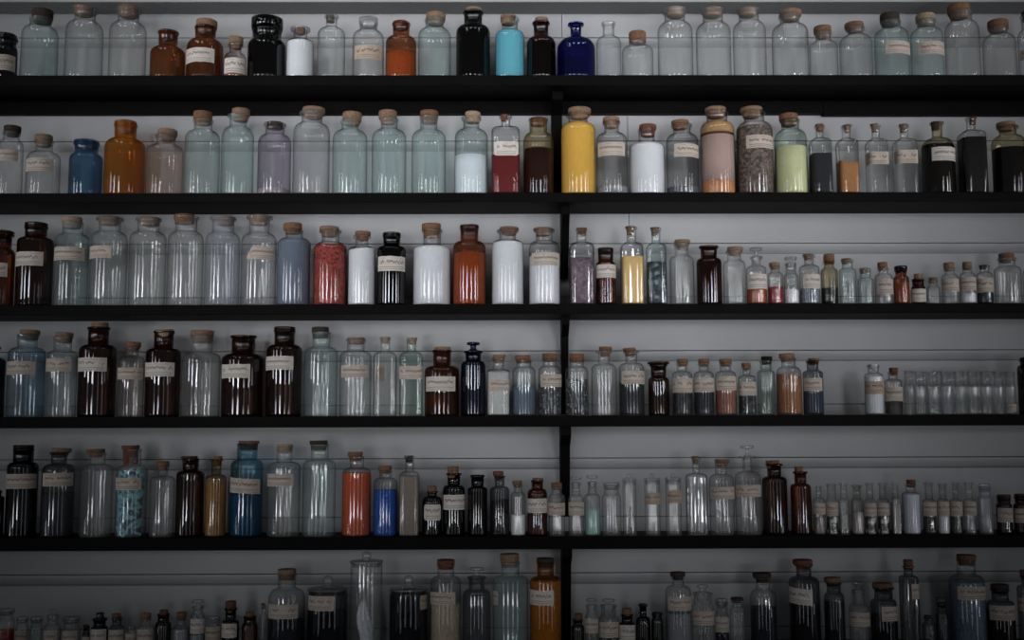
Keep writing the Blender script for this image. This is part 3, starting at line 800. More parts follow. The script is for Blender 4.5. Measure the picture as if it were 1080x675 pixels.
# ---- fourth shelf
B(4, (-30, 5.5, 360, 377, 382, 20), 'navy', 's:black', None, ('blueliq', 395), 'blue glass bottle cut by the left edge, fourth shelf', lip=366, lw=24, cw=14)
B(4, (7, 47.5, 348, 366.5, 373.5, 22), 'bluish', 'c:tan', (7.2, 37, 381, 395), None, 'large bluish jar with cream label, left end of fourth shelf', lip=353, lw=23.5, cw=22.5)
B(4, (48.2, 81.4, 350.8, 370, 375.5, 19.5), 'clear', 'c:tan', (48.4, 75, 378, 391.5), None, 'clear labelled jar between bluish jar and tall pale-corked brown jar, fourth shelf', lip=356, lw=21, cw=20)
B(4, (82, 122.7, 340, 363.7, 370.5, 22.5), 'brown', 'c:tan', (82.4, 112.4, 377, 391.5, 'w'), None, 'broad dark brown labelled jar with protruding pale cork, fourth shelf', lip=345.5, lw=25, cw=18.5)
B(4, (123.7, 152.4, 360.8, 376, 381.5, 14.5), 'warmclear', 'c:mid', (123.9, 151, 387.6, 400), None, 'small clear labelled jar wedged between two dark brown jars, fourth shelf', lip=366, lw=17, cw=16.5)
B(4, (152.8, 190.3, 347.3, 367.5, 372.5, 21), 'brown', 'c:pale', (153.4, 183.7, 382, 397, 'w'), None, 'dark brown labelled jar with flush pale cork, beside large empty clear jar', lip=349.5, lw=23, cw=20.5)
B(4, (191, 232.6, 348.8, 372, 380.5, 23.5), 'clear', 'c:tan', None, None, 'large empty clear unlabelled jar between two dark brown jars, fourth shelf', lip=354, lw=24.5, cw=25.5)
B(4, (233.2, 278.3, 354, 373, 380.5, 25), 'brown', 'n', (234.4, 263.7, 384, 398.6, 'w'), None, 'broadest dark brown jar with open mouth and white label, fourth shelf', lip=354.3, lw=28.5)
B(4, (280.4, 318.3, 345, 363.5, 370.5, 21.5), 'brown', 's:brown', (280.7, 309, 375.5, 390, 'w'), None, 'dark brown labelled jar with high-set label beside the tall aqua jar, fourth shelf', lip=348.5, lw=23.5, cw=23)
B(4, (320.8, 355.8, 345, 366.2, 373.5, 19), 'aqua', 'c:dark', None, None, 'tall empty aqua jar with dark cork, fourth shelf', lip=350.5, lw=20, cw=18.5)
B(4, (358, 391.7, 356.2, 370, 377.5, 18.5), 'clear', 'c:tan', (360, 388.5, 385, 398), None, 'round clear labelled jar between tall aqua jar and square bottles, fourth shelf', lip=358.5, lw=21.5, cw=19.5)
B(4, (393, 419.2, 355.2, 371.3, 377.5, 11.2), 'clear', 'f:pale', (395.6, 405.7, 386.7, 402, 'y'), None, 'square empty bottle with small yellowed label, fourth shelf', sq=6, lip=356.5, lw=13, cw=12, backlabel=True)
B(4, (420.6, 446.8, 356.2, 371.2, 377.5, 10.8), 'green', 'f:pale', (420.8, 446.5, 386, 400), None, 'square greenish bottle with full-width label, fourth shelf', sq=6, lip=357.5, lw=12.5, cw=11.5)
B(4, (447.8, 484.4, 366, 385.8, 391.5, 18.8), 'amber_dark', 'c:tan', (449.5, 480, 397, 412.5, 'w'), None, 'amber brown labelled jar beside the cobalt glass-stoppered bottle, fourth shelf', lip=369.5, lw=21, cw=17.5)
B(4, (486, 512.2, 361, 380.7, 386, 16.5), 'navy', 'd:navy', None, None, 'cobalt blue bottle with matching glass stopper, fourth shelf', lip=370.3, lw=19.8, cw=14)
B(4, (513.8, 537.3, 374, 389.5, 392.5, 12), 'clear', 'c:tan', (515.6, 537.1, 400, 412.5), ('offwhite', 393), 'square labelled bottle of whitish powder beside cobalt stoppered bottle', sq=5, lip=378, lw=13.5, cw=13.5)
B(4, (540.5, 564.8, 374.8, 387, 393.5, 15.5), 'clear', 'c:mid', None, ('bluegrey', 406), 'small jar half full of blue-grey powder, fourth shelf', lip=380, lw=16.5, cw=16.5)
B(4, (567.8, 592, 372.8, 386.2, 392.5, 14.5), 'clear', 'c:mid', (570.5, 592, 394.7, 408), ('salt_pepper', 405), 'labelled jar of black and white granules left of the bracket, fourth shelf', lip=378.5, lw=17, cw=16.5)
B(4, (596.4, 620.7, 373, 386.8, 393.5, 15), 'clear', 'c:mid', None, ('salt_pepper', 400), 'unlabelled jar of speckled granules right of the bracket, fourth shelf', lip=379, lw=16, cw=16)
B(4, (623.7, 650.7, 365.8, 383.6, 390.5, 12.5), 'clear', 'c:mid', None, None, 'taller clear unlabelled jar between speckled granules and labelled dark contents, fourth shelf', lip=370.5, lw=17, cw=13.8)
B(4, (653, 679.6, 367, 382.8, 388.5, 12.5), 'clear', 'c:mid', (656, 679.3, 391, 405), ('charcoal', 404), 'taller clear labelled jar with dark contents left of the black-stoppered jar, fourth shelf', lip=370.5, lw=17, cw=13.8)
B(4, (683.8, 706, 381.8, 398, 403.5, 16.5), 'brown', 's:brown', None, None, 'squat dark bottle with flat flared glass stopper, fourth shelf', lip=384.5, lw=19, cw=23.5)
B(4, (709, 730.3, 378.7, 391.7, 396.5, 10.5), 'clear', 'c:mid', (709.4, 730, 399, 414), ('darkrocks', 413), 'labelled vial of dark rocks right of the flat-stoppered dark bottle', lip=383, lw=12.5, cw=12)
B(4, (732, 753.2, 378.7, 391.7, 396.5, 10.5), 'clear', 'c:mid', (732.4, 752.8, 398.6, 413.4), ('charcoal', 413), 'labelled vial of dark powder between dark rocks and pinkish-brown vials', lip=383, lw=12.5, cw=12)
B(4, (754.4, 777, 378.7, 391.3, 396.8, 11.5), 'clear', 'c:mid', (755.6, 776.2, 397, 411.6), ('redbrown', 410), 'labelled vial of pinkish brown powder, fourth shelf', lip=383.5, lw=13.5, cw=13.5)
B(4, (777.8, 798.2, 382.8, 396, 398.8, 9.5), 'clear', 'c:mid', (778, 797.6, 403, 417), ('darkrocks', 416.5), 'square labelled vial of dark bits beside black-capped bottle, fourth shelf', sq=4, lip=386.5, lw=11.5, cw=11.5)
B(4, (798.8, 817.8, 376, 391, 394.5, 12), 'green', 'c:black', None, None, 'clear empty bottle with flat black cap, fourth shelf', lip=380.3, lw=13, cw=12)
B(4, (818.8, 846, 372.8, 387, 395.8, 15), 'clear', 'c:tan', None, ('brown', 396, -0.12), 'jar of rust brown powder near the gap, fourth shelf', lip=378, lw=16.5, cw=17)
B(4, (846.9, 868.6, 378, 391, 394, 12.5), 'smoke', 'c:mid', (847.8, 867, 398.6, 412), ('bluegrey', 412), 'smoky labelled bottle at the edge of the empty gap, fourth shelf', lip=380.5, lw=14, cw=12.5)
B(4, (912, 932, 384.3, 393.5, 397.5, 11.2), 'clear', 'f:white', (912.2, 931.8, 402, 415.7, 't'), ('white', 397.3), 'labelled vial of white powder standing alone right of the gap', lip=385.3, lw=13.5, cw=10)
B(4, (933, 952, 387.8, 400, 403.5, 9.8), 'warmclear', 'c:red', (933.6, 951.6, 408, 423), ('darkpieces', 422), 'red-corked labelled vial next to the tiny empty vials, fourth shelf', lip=392.5, lw=11, cw=9.5)
VN = ['first', 'second', 'third', 'fourth', 'fifth', 'sixth', 'seventh', 'eighth']
for i, (a, b) in enumerate(((964.3, 977), (977.6, 991.4), (992, 1005.3), (1006, 1019), (1019.6, 1033), (1033.6, 1047), (1047.6, 1059.6), (1060.2, 1072))):
    ex = {2: ' and grey-blue film', 7: ' and a small square label'}.get(i, '')
    B(4, (a, b, 392 + (i % 3) * 0.5, 406.5, 408.5, 9.8), 'frosted' if i == 2 else 'clear', 'n', (1062.5, 1071.8, 425.8, 434, 'c') if i == 7 else None, None,
      f'tiny empty clear vial{ex}, front row {VN[i]} from the red-corked vial', lw=11.5, name='glass_vial', cat='vial')
for i, (a, b) in enumerate(((953.5, 966), (968, 980), (983, 995.5), (997.5, 1010), (1011.5, 1024), (1025.5, 1038), (1040, 1052.5), (1054, 1066))):
    B(4, (a, b, 391.2 + (i % 2) * 0.7, 406.2, 408.2, 9.4), 'clear', 'n', None, None,
      f'tiny empty clear vial, back row {VN[i]} from the red-corked vial', lw=11, dy=0.05, name='glass_vial', cat='vial')
B(4, (1073.4, 1100, 377, 385, 390, 19), 'black', 's:black', None, None, 'black jar cut by the right edge beside the tiny vials, fourth shelf', cw=20)

# ---- fifth shelf
B(5, (-16, 4.2, 517, 523, 526, 13), 'black', 's:black', None, None, 'black small jar cut by the left edge, fifth shelf', cw=14)
B(5, (5.8, 39.8, 469.3, 487.3, 493.5, 22.5), 'black', 's:black', (6.6, 38.6, 500, 515.5), None, 'black labelled jar at left end of fifth shelf', lip=473, lw=23.5, cw=23)
B(5, (43, 78.3, 472.4, 489, 496, 17), 'smoke', 'c:tan', (45.5, 77, 499, 513), ('greyliq', 520), 'smoky clear labelled jar beside the black jar, fifth shelf', lip=477, lw=21, cw=22)
B(5, (84.3, 118.8, 473.5, 489.3, 496, 17), 'clear', 'c:mid', None, None, 'empty clear jar left of the turquoise sticks jar, fifth shelf', lip=477.5, lw=19.5, cw=20.5)
B(5, (121.8, 155, 469.5, 490.5, 496, 18.5), 'clear', 'c:red', (121.6, 149, 504, 517), None, 'labelled jar packed with turquoise chalk sticks', lip=473.5, lw=20, cw=19.5, cd=0.95, special='sticks')
B(5, (157.6, 184.2, 486.5, 502, 507, 10.5), 'clear', 'c:mid', None, None, 'empty clear jar with small cork right of the turquoise sticks jar', lip=492, lw=12.5, cw=13.5)
B(5, (185, 215.2, 481, 496.2, 501, 17.3), 'brown', 'c:dark', None, None, 'dark brown unlabelled jar left of the tan-filled narrow bottle, fifth shelf', lip=483.5, lw=18.5, cw=18)
B(5, (216, 238.5, 480.8, 500.5, 505, 10.5), 'olive', 'c:mid', None, ('olivetan', 505), 'narrow amber bottle of tan powder, fifth shelf', lip=484.2, lw=14.5, cw=9.5)
B(5, (242.6, 277, 464.8, 484.8, 491.5, 21.5), 'teal', 'c:mid', (243, 274, 504.5, 520.5, 'ctilt'), ('blueliq', 521), 'large blue glass jar with tilted label, fifth shelf', lip=467.8, lw=22.5, cw=22.5)
B(5, (281.8, 316.6, 468.3, 486.8, 493, 16.8), 'clear', 'c:pale', (280.8, 309.2, 500, 513), None, 'clear labelled jar right of the large blue jar, fifth shelf', lip=471.5, lw=17.5, cw=17)
B(5, (319, 354, 464.5, 484.8, 491, 19), 'aqua', 'c:dark', None, None, 'tall aqua unlabelled jar with dark cork, fifth shelf', lip=468.5, lw=20, cw=19.5)
B(5, (360.8, 391.3, 476.5, 493, 499.5, 14.8), 'clear', 'c:mid', None, ('vermilion', 498.5), 'jar of orange-red powder on the fifth shelf', lip=481.5, lw=16, cw=16)
B(5, (393.8, 419, 491.3, 503.8, 510.5, 12.8), 'clear', 'c:mid', None, ('ultramarine', 516.5), 'jar of ultramarine blue powder on the fifth shelf', lip=496.3, lw=14.5, cw=14.5)
B(5, (420.5, 443, 480.5, 497, 503, 9.8), 'clear', 'f:dark', None, ('taupe', 502), 'square bottle of grey-brown powder, fifth shelf', sq=7, lip=481.5, lw=12.3, cw=11)
B(5, (445.3, 466.2, 512.5, 523, 530.5, 10), 'black', 'c:mid', (447.5, 464.6, 532.2, 549, 'wr'), None, 'smallest round black labelled bottle, fifth shelf', lip=518, lw=12, cw=10.3)
B(5, (467, 490.3, 492, 511.5, 516.5, 13.8), 'black', 'c:mid', (468, 491, 522, 537.7, 'w'), None, 'taller black labelled bottle with brown cork, fifth shelf', lip=499, lw=16.5, cw=12)
B(5, (493.2, 514, 500.5, 513.2, 516.8, 13.5), 'black', 'f:dark', None, None, 'black unlabelled bottle with no cork showing, fifth shelf', lip=501, lw=15.5)
B(5, (516.8, 537.3, 496.8, 512.8, 517.5, 10.3), 'smoke', 'c:red', None, ('darkpieces', 527, 0.10), 'reddish-corked bottle of dark bits, fifth shelf', lip=501.5, lw=12, cw=11.5)
B(5, (538.6, 554.2, 507, 519, 524, 8.8), 'clear', 'c:mid', None, ('whitelumps', 543), 'small vial with white lumps at its bottom, fifth shelf', lip=511, lw=10.5, cw=10.3)
B(5, (556.3, 577.2, 504, 515.3, 521.5, 12), 'amber_dark', 'c:mid', (556.5, 577, 526, 541, 'w'), ('amberliq', 544), 'small dark amber labelled jar left of the bracket, fifth shelf', lip=506.3, lw=13.5, cw=11.5)
B(5, (578.6, 596, 509, 521, 526.5, 10.5), 'clear', 'c:mid', (578.8, 595.6, 530.6, 543.6), None, 'clear labelled vial with cork beside the bracket foot, fifth shelf', lip=513.5, lw=12, cw=11.3)
B(5, (599.6, 616, 503, 522, 526.5, 9), 'clear', 'd', (600, 615.6, 530, 543.6), None, 'clear labelled vial with glass stopper right of the bracket foot, fifth shelf', lip=509, lw=11.5, cw=12)
B(5, (616.6, 633.2, 501.5, 521, 524.5, 9), 'clear', 'd', None, ('mint', 536), 'vial half full of mint green liquid', lip=508.5, lw=11, cw=12)
B(5, (634.6, 655.4, 509, 521.5, 525.5, 15.5), 'clear', 's:clear', None, None, 'wide-necked empty clear jar right of the mint liquid vial, fifth shelf', lip=512, lw=17, cw=17)
B(5, (656.8, 671.4, 500, 508.5, 509.5, 14), 'clear', 'k', None, None, 'straight lidded jar with dark stick inside, fifth shelf', lip=507.3, lw=14.6, cw=5.5, special='needle')
B(5, (679.8, 696.5, 499.5, 508.5, 509.5, 16), 'clear', 'k', (680.4, 696, 520, 532.2, 't'), None, 'straight knob-lidded labelled jar nearer the stick jar, fifth shelf', lip=506.8, lw=16.8, cw=5)
B(5, (702, 718.8, 499.5, 507.5, 508.5, 16), 'clear', 'k', (703, 718.2, 517.8, 530.8, 't'), None, 'straight knob-lidded labelled jar nearer the square clear bottle, fifth shelf', lip=506, lw=16.8, cw=5)
B(5, (722.8, 747.2, 481, 499, 503.5, 9.2), 'clear', 'f:mid', None, None, 'square empty clear bottle right of the knob-lidded jars, fifth shelf', sq=6, lip=483, lw=11, cw=9.5)
B(5, (748.2, 774.6, 484.3, 500, 507.5, 12.8), 'clear', 'c:mid', (749.2, 774.2, 513.7, 526.5), None, 'round clear labelled jar left of the tall glass-stoppered bottle, fifth shelf', lip=488.3, lw=14.5, cw=16)
B(5, (775.4, 803.2, 470, 496.8, 504.5, 10.2), 'clear', 'd', (776.2, 802.4, 511.6, 523.8), None, 'clear labelled bottle with tall disc-topped glass stopper, fifth shelf', lip=481.3, lw=18, cw=14.5)
B(5, (804.2, 830.8, 485.5, 502.3, 507.5, 15), 'brown', 'c:mid', None, None, 'dark brown unlabelled jar beside the disc-stoppered bottle, fifth shelf', lip=489, lw=18.5, cw=14.5)
B(5, (834, 856.2, 492, 510, 514.5, 12.8), 'amber_dark', 'c:mid', None, None, 'amber brown unlabelled jar left of the row of small vials, fifth shelf', lip=497.3, lw=16, cw=9)
for (x0, x1, top, nb, sh, nw, gl, lb, fl, tx, ex) in (
        (858, 870.6, 513, 525, 529.5, 5.5, 'clear', (858.2, 870.4, 531, 542.3), ('taupe', 547), 'narrow-necked labelled vial beside the amber brown jar, fifth shelf', dict(lw=7)),
        (871.4, 884, 510.5, 525.6, 529, 9.2, 'clear', (871.6, 883.8, 530, 544.2), ('whitebits', 545), 'labelled vial, second in the row right of the amber brown jar', dict(lw=11)),
        (884.8, 896.4, 509.5, 526, 529, 7.5, 'clear', None, None, 'unlabelled clear vial, third in the row right of the amber brown jar', dict(lw=10)),
        (898, 911.2, 511.5, 526, 529.5, 8, 'warmclear', None, ('palegrey', 540), 'vial with yellowish grey powder between unlabelled and labelled vials, fifth shelf', dict(lw=12)),
        (911.8, 924.6, 509.5, 526, 529.5, 7, 'clear', (911.9, 924.4, 531, 544.4), ('whitebits', 544), 'first of two labelled vials left of the rectangular pale bottle, fifth shelf', dict(lw=9.5)),
        (925.2, 938.2, 509.5, 526, 529.5, 7.2, 'clear', (925.4, 938, 531, 543.8), ('whitebits', 544), 'second of two labelled vials, touching the rectangular pale bottle, fifth shelf', dict(lw=10)),
        (939.6, 951, 509, 524.5, 527, 7.5, 'clear', None, ('palegrey', 531), 'rectangular bottle of pale grey powder, fifth shelf', dict(lw=8.5, sq=6))):
    B(5, (x0, x1, top, nb, sh, nw), gl, 'n', lb, fl, tx, name='glass_vial', cat='vial', **ex)
B(5, (951.8, 971, 506, 518.8, 522, 10), 'clear', 'c:red', None, ('lilacwhite', 521.3), 'corked vial full of white powder among small vials, fifth shelf', lip=510.5, lw=12, cw=10)
for (x0, x1, top, nb, sh, nw, lb, fl, tx) in (
        (973.6, 987.8, 509.2, 526.5, 530, 8, (974, 987.6, 529.7, 544), ('darkpieces', 545), 'labelled vial with dark bits, first right of the white powder vial'),
        (988.6, 1001.4, 510, 526.2, 529.3, 7.5, (989, 1001.2, 529.3, 543.8), ('white', 544), 'labelled vial with white powder below its label, fifth shelf'),
        (1002, 1015.4, 509, 526.2, 529.3, 6.2, (1002.2, 1015, 529.3, 544), ('darkpieces', 545), 'labelled vial with narrow neck right of the white-bottomed vial, fifth shelf'),
        (1016.2, 1030, 509, 526.2, 529.3, 7.5, (1016.6, 1029.4, 529.3, 543.8), None, 'last labelled vial, left of the unlabelled greyish clear jar, fifth shelf')):
    B(5, (x0, x1, top, nb, sh, nw), 'clear', 'n', lb, fl, tx, lw=nw * 1.35, name='glass_vial', cat='vial')
B(5, (1031.6, 1047.8, 510, 523.5, 527, 12.3), 'frosted', 's:clear', None, None, 'unlabelled greyish clear jar right of the small labelled vials', lip=513.5, lw=13.5, cw=12)
B(5, (1051, 1068.3, 521.5, 531, 534, 14), 'brown', 's:brown', (1052.4, 1068, 536, 551), None, 'dark brown labelled jar, first of two at the right end, fifth shelf', cw=15)
B(5, (1069, 1087, 520.8, 531, 534, 14), 'brown', 's:brown', (1069.6, 1086.6, 536.6, 551.5), None, 'dark brown labelled jar cut by the right edge, fifth shelf', cw=15)

# ---- lowest shelf
B(6, (-3, 15.3, 642, 652, 658, 14), 'clear', 's:clear', None, [('crimson', 668), ('orangeliq', 664)], 'jar of red and orange liquid at left end, lowest shelf', lip=645, lw=17.5, cw=17.5)
B(6, (15.6, 30, 650.5, 660, 664, 12), 'clear', 's:clear', (15.8, 29, 666, 681, 't'), None, 'small clear labelled vial beside the red liquid jar, lowest shelf', cw=13)
B(6, (31, 45.2, 650.5, 660, 665, 12), 'green', 's:clear', None, None, 'small empty unlabelled vial between two labelled vials, lowest shelf', cw=14)
B(6, (45.8, 64.2, 642.8, 658, 663, 12), 'clear', 'd', (46, 60, 665, 682, 'c'), None, 'disc-stoppered labelled vial near left end, lowest shelf', lip=648.5, lw=14, cw=9)
B(6, (65, 84.6, 650.5, 662, 667, 16), 'clear', 's:clear', (65.8, 81, 666, 682, 'c'), None, 'wide-lidded clear labelled jar right of the disc-stoppered vial, lowest shelf', lip=653, lw=18, cw=18.5)
B(6, (86.4, 94.8, 659, 667, 670, 6), 'brown', 'c:dark', (86.6, 94.2, 672, 684), None, 'tiniest dark labelled vial beside the black-stoppered vial, lowest shelf', cw=6.5)
B(6, (95.4, 114, 646, 660, 664, 13), 'black', 's:black', (95.6, 111.8, 664, 681, 'w'), None, 'black labelled vial with black stopper, lowest shelf', lip=652, lw=16, cw=8.5)
B(6, (114.4, 131.4, 647, 659, 664, 10), 'smoke', 'c:mid', (114.6, 130.8, 664.5, 681), None, 'brown-corked labelled vial right of the black-stoppered vial, lowest shelf', lip=651, lw=11.5, cw=9.5)
B(6, (132, 143.8, 660.5, 666, 668, 9), 'clear', 's:clear', (132.2, 143.6, 668.5, 682), None, 'shortest clear labelled vial between two corked vials, lowest shelf', cw=10)
B(6, (144.4, 162.6, 646.8, 659, 663, 11), 'clear', 'c:tan', (144.6, 161.4, 663.8, 681), None, 'brown-corked labelled vial left of the dark red bottle, lowest shelf', lip=652, lw=13, cw=11.5)
B(6, (163.2, 180.4, 643, 655.5, 660, 12), 'brown', 'c:red', None, ('darkredliq', 662), 'dark red-brown bottle on the lowest shelf', lip=647, lw=13.5, cw=9.5)
B(6, (181.8, 199.8, 645.5, 659, 664, 10), 'clear', 'c:mid', None, ('grey', 663), 'corked unlabelled clear vial right of the dark red bottle, lowest shelf', lip=651, lw=11.5, cw=10.8)
B(6, (200.4, 216, 632.5, 647, 652, 11), 'clear', 'd', (201, 215.4, 653, 668.5, 'w'), ('grey', 669), 'disc-stoppered clear labelled vial left of the small black bottle, lowest shelf', lip=639.5, lw=12.5, cw=12.5)
B(6, (216.6, 232.8, 650, 660, 663, 12), 'frosted', 's:frosted', (216.8, 232.2, 661.5, 677, 't'), None, 'short pale labelled vial beside the small black-brown corked bottle, lowest shelf', cw=14)
B(6, (233.8, 252, 633.8, 653.5, 657, 11.5), 'black', 'c:red', (234, 249.6, 658, 672.8, 'w'), None, 'small black-brown labelled bottle with tall cork, lowest shelf', lip=641, lw=13.8, cw=11.5)
B(6, (254.8, 271.6, 645.5, 657, 661, 13), 'amber_dark', 'c:mid', None, ('brown', 662), 'small amber bottle of brown powder, lowest shelf', lip=649.5, lw=14, cw=9.5)
B(6, (272.6, 282.8, 636, 648, 655, 5), 'clear', 'c:mid', None, None, 'slim clear bottle beside the large dark-liquid labelled jar, lowest shelf', cw=4.5, dy=0.045)
B(6, (282.6, 321.5, 600, 620.5, 631, 19), 'clear', 'c:tan', (283.6, 313.8, 638, 653), ('inkliq', 653.5), 'large corked labelled jar of dark liquid left of the ball-lidded jars', lip=606, lw=21, cw=19.5)
B(6, (324, 366.5, 607, 624.5, 627, 40), 'smoke', 'k', (325.4, 352.2, 629, 644.5), ('inkliq', 644.5), 'wide labelled jar with glass ball lid', lip=622.5, lw=41, cw=12)
B(6, (369.2, 403, 581.5, 594.8, 596, 32), 'clear', 'k', None, None, 'tall cylindrical jar with knobbed lid holding a pale twisted shape', lip=593.5, lw=34, cw=10, special='twist')
B(6, (410.6, 451, 606.8, 624.5, 627, 38), 'smoke', 'k', (442.4, 450.6, 629, 644, 'tr'), ('inkliq', 628), 'wide navy-dark jar with glass ball lid and label on its side', lip=622.5, lw=39, cw=10.5)
B(6, (454, 486, 590, 607.6, 614.5, 17.8), 'clear', 'c:red', (454.2, 480, 625, 638.3), ('grains', 636), 'tall labelled jar of beige grains, lowest shelf', lip=595, lw=19.5, cw=19)
B(6, (488, 517.4, 598.3, 621, 629.5, 16.5), 'smoke', 'd', None, None, 'grey glass-stoppered bottle between beige grains and tall aqua jar, lowest shelf', lip=608, lw=20, cw=15)
B(6, (519.6, 557.2, 584, 606.8, 612.5, 19), 'aqua', 'c:tan', (519.8, 525.6, 624.5, 639), None, 'tall aqua jar with label at its edge, lowest shelf', lip=592.5, lw=21, cw=20.5)
B(6, (559, 592, 588.3, 607.6, 614.5, 17.5), 'amber', 'c:dark', (559.4, 584, 623, 638.7, 'w'), ('amberpow', 612), 'tall orange-amber labelled jar beside the bracket, lowest shelf', lip=592, lw=19, cw=18.5)
B(6, (602.6, 616.4, 647, 659, 663, 9.5), 'black', 'c:red', None, ('blackgreen', 666), 'small dark bottle with red cork right of the bracket, lowest shelf', lip=653, lw=11, cw=8.5)
B(6, (617.2, 631, 631.5, 648, 652, 10.5), 'clear', 'd', (617.4, 630.6, 653, 668), None, 'narrower of two stoppered labelled vials right of the bracket, lowest shelf', lip=638, lw=12, cw=11.5)
B(6, (631.6, 652.6, 631.8, 650, 655, 15.5), 'clear', 'd', (632, 652.2, 656.6, 672.8), ('whitebits', 673), 'wider of two stoppered labelled vials right of the bracket, lowest shelf', lip=638, lw=18, cw=14)
B(6, (653.2, 670, 641.5, 656, 659, 11.5), 'black', 'c:mid', (653.4, 669.8, 659.6, 676, 'w'), None, 'small black labelled vial with tan cork, beside the two black bottles', lip=647.5, lw=12.5, cw=10.3)
B(6, (670.8, 686.4, 637, 650, 657, 7.5), 'black', 'n', None, None, 'black narrow-necked bottle, lowest shelf', lw=10)
B(6, (687, 699.6, 645.6, 652, 656, 10), 'black', 's:black', None, None, 'shorter black bottle right of the black narrow-necked bottle, lowest shelf', cw=11)
B(6, (702, 729.4, 603, 617.3, 624.5, 12.5), 'clear', 'c:dark', (705, 729, 630, 644.3), ('grey', 646), 'corked labelled jar of grey powder right of the black bottles, lowest shelf', lip=607.5, lw=15, cw=16)
B(6, (730, 753.6, 616.8, 637, 642.5, 19), 'clear', 'd', (730.2, 753.2, 645, 659.6), None, 'wide-necked stoppered labelled jar beside grey powder jar, lowest shelf', lip=625, lw=21.5, cw=12)
B(6, (754.2, 769.2, 631.5, 647, 650.5, 12), 'clear', 's:clear', (754.7, 768.4, 651.4, 667), ('inkliq', 668), 'small labelled vial between stoppered jar and dark-corked vial, lowest shelf', lip=635, cw=12.5)
B(6, (769.8, 786.4, 630, 640, 645.5, 11), 'clear', 'c:dark', None, None, 'slim clear vial with dark flat cork, lowest shelf', lip=632.5, lw=13.5, cw=13.5)
B(6, (791.6, 819.6, 604, 622, 630.5, 15), 'clear', 'c:dark', None, ('inkliq', 640), 'tall unlabelled jar of dark contents beside the slim dark-corked vial, lowest shelf', lip=608.5, lw=19, cw=20)
B(6, (832.4, 865.4, 590, 607.8, 614.5, 16), 'smoke', 'c:red', (832.6, 856.8, 621, 637.8, 'wtilt'), ('inkliq', 638), 'tall dark jar with slanted white label, lowest shelf', lip=595, lw=20, cw=21.5)
B(6, (869.6, 891.4, 609, 625, 632.5, 15), 'smoke', 'c:mid', None, ('tealliq', 634), 'corked jar of dark teal liquid, lowest shelf', lip=614, lw=17, cw=18)
B(6, (895.8, 917.6, 613.8, 637, 642.5, 13), 'clear', 'd', (896.4, 917.4, 646.5, 661), None, 'glass-stoppered labelled jar between dark teal jar and corked labelled jar, lowest shelf', lip=622.5, lw=15, cw=13.5)
B(6, (918.6, 947, 615, 631.5, 638.5, 19.5), 'smoke', 'c:mid', (930, 946.8, 640, 655.5), ('inkliq', 648), 'wide corked jar with off-centre label left of the thin rods bottle', lip=619, lw=23, cw=22)
B(6, (947.8, 971.4, 590, 606.6, 610.5, 12.5), 'smoke', 'c:red', (961.5, 971.2, 616, 632), None, 'red-corked bottle holding long thin rods, lowest shelf', sq=4, lip=597, lw=15, cw=13, special='rods')
B(6, (973.2, 986.8, 649, 657, 660, 8.5), 'smoke', 'c:dark', None, None, 'small smoky vial right of the thin rods bottle, lowest shelf', lip=652, cw=9)
B(6, (987.4, 1001, 630, 645, 650, 10), 'smoke', 's:smoke', None, ('greyliq', 652), 'shadowed grey vial beside the blue granules jar, lowest shelf', lip=636, lw=12, cw=12)
B(6, (1001.6, 1040.4, 585, 605.8, 615.5, 20), 'clear', 'c:mid', (1010, 1039.8, 619, 633.3), ('bluegran', 613), 'tall labelled jar of blue-grey granules, lowest shelf', lip=590, lw=21, cw=21.5)
B(6, (1041, 1071.6, 616, 632.8, 638.5, 18.5), 'smoke', 'c:dark', (1044, 1070.8, 639, 654.7), ('blackliq', 645), 'dark labelled jar right of the blue granules jar, lowest shelf', lip=621, lw=21, cw=20)
B(6, (1072.2, 1096, 601, 617, 621, 13), 'smoke', 'c:red', (1073.4, 1094, 631, 645), None, 'red-corked labelled rods bottle cut by the right edge, lowest shelf', sq=4, lip=607, lw=16, cw=14, special='rods')


# ------------------------------------------------------------------ build the bottles
for row in range(1, 7):
    line = sorted([d for d in DATA if d['row'] == row and not d.get('dy')], key=lambda d: d['dims'][0] + d['dims'][1])
    for a, b in zip(line, line[1:]):
        if b['dims'][0] < a['dims'][1] + 0.5:
            mid = (b['dims'][0] + a['dims'][1]) / 2
            a['dims'][1], b['dims'][0] = mid - 0.25, mid + 0.25
for d in DATA:
    make_bottle(d)

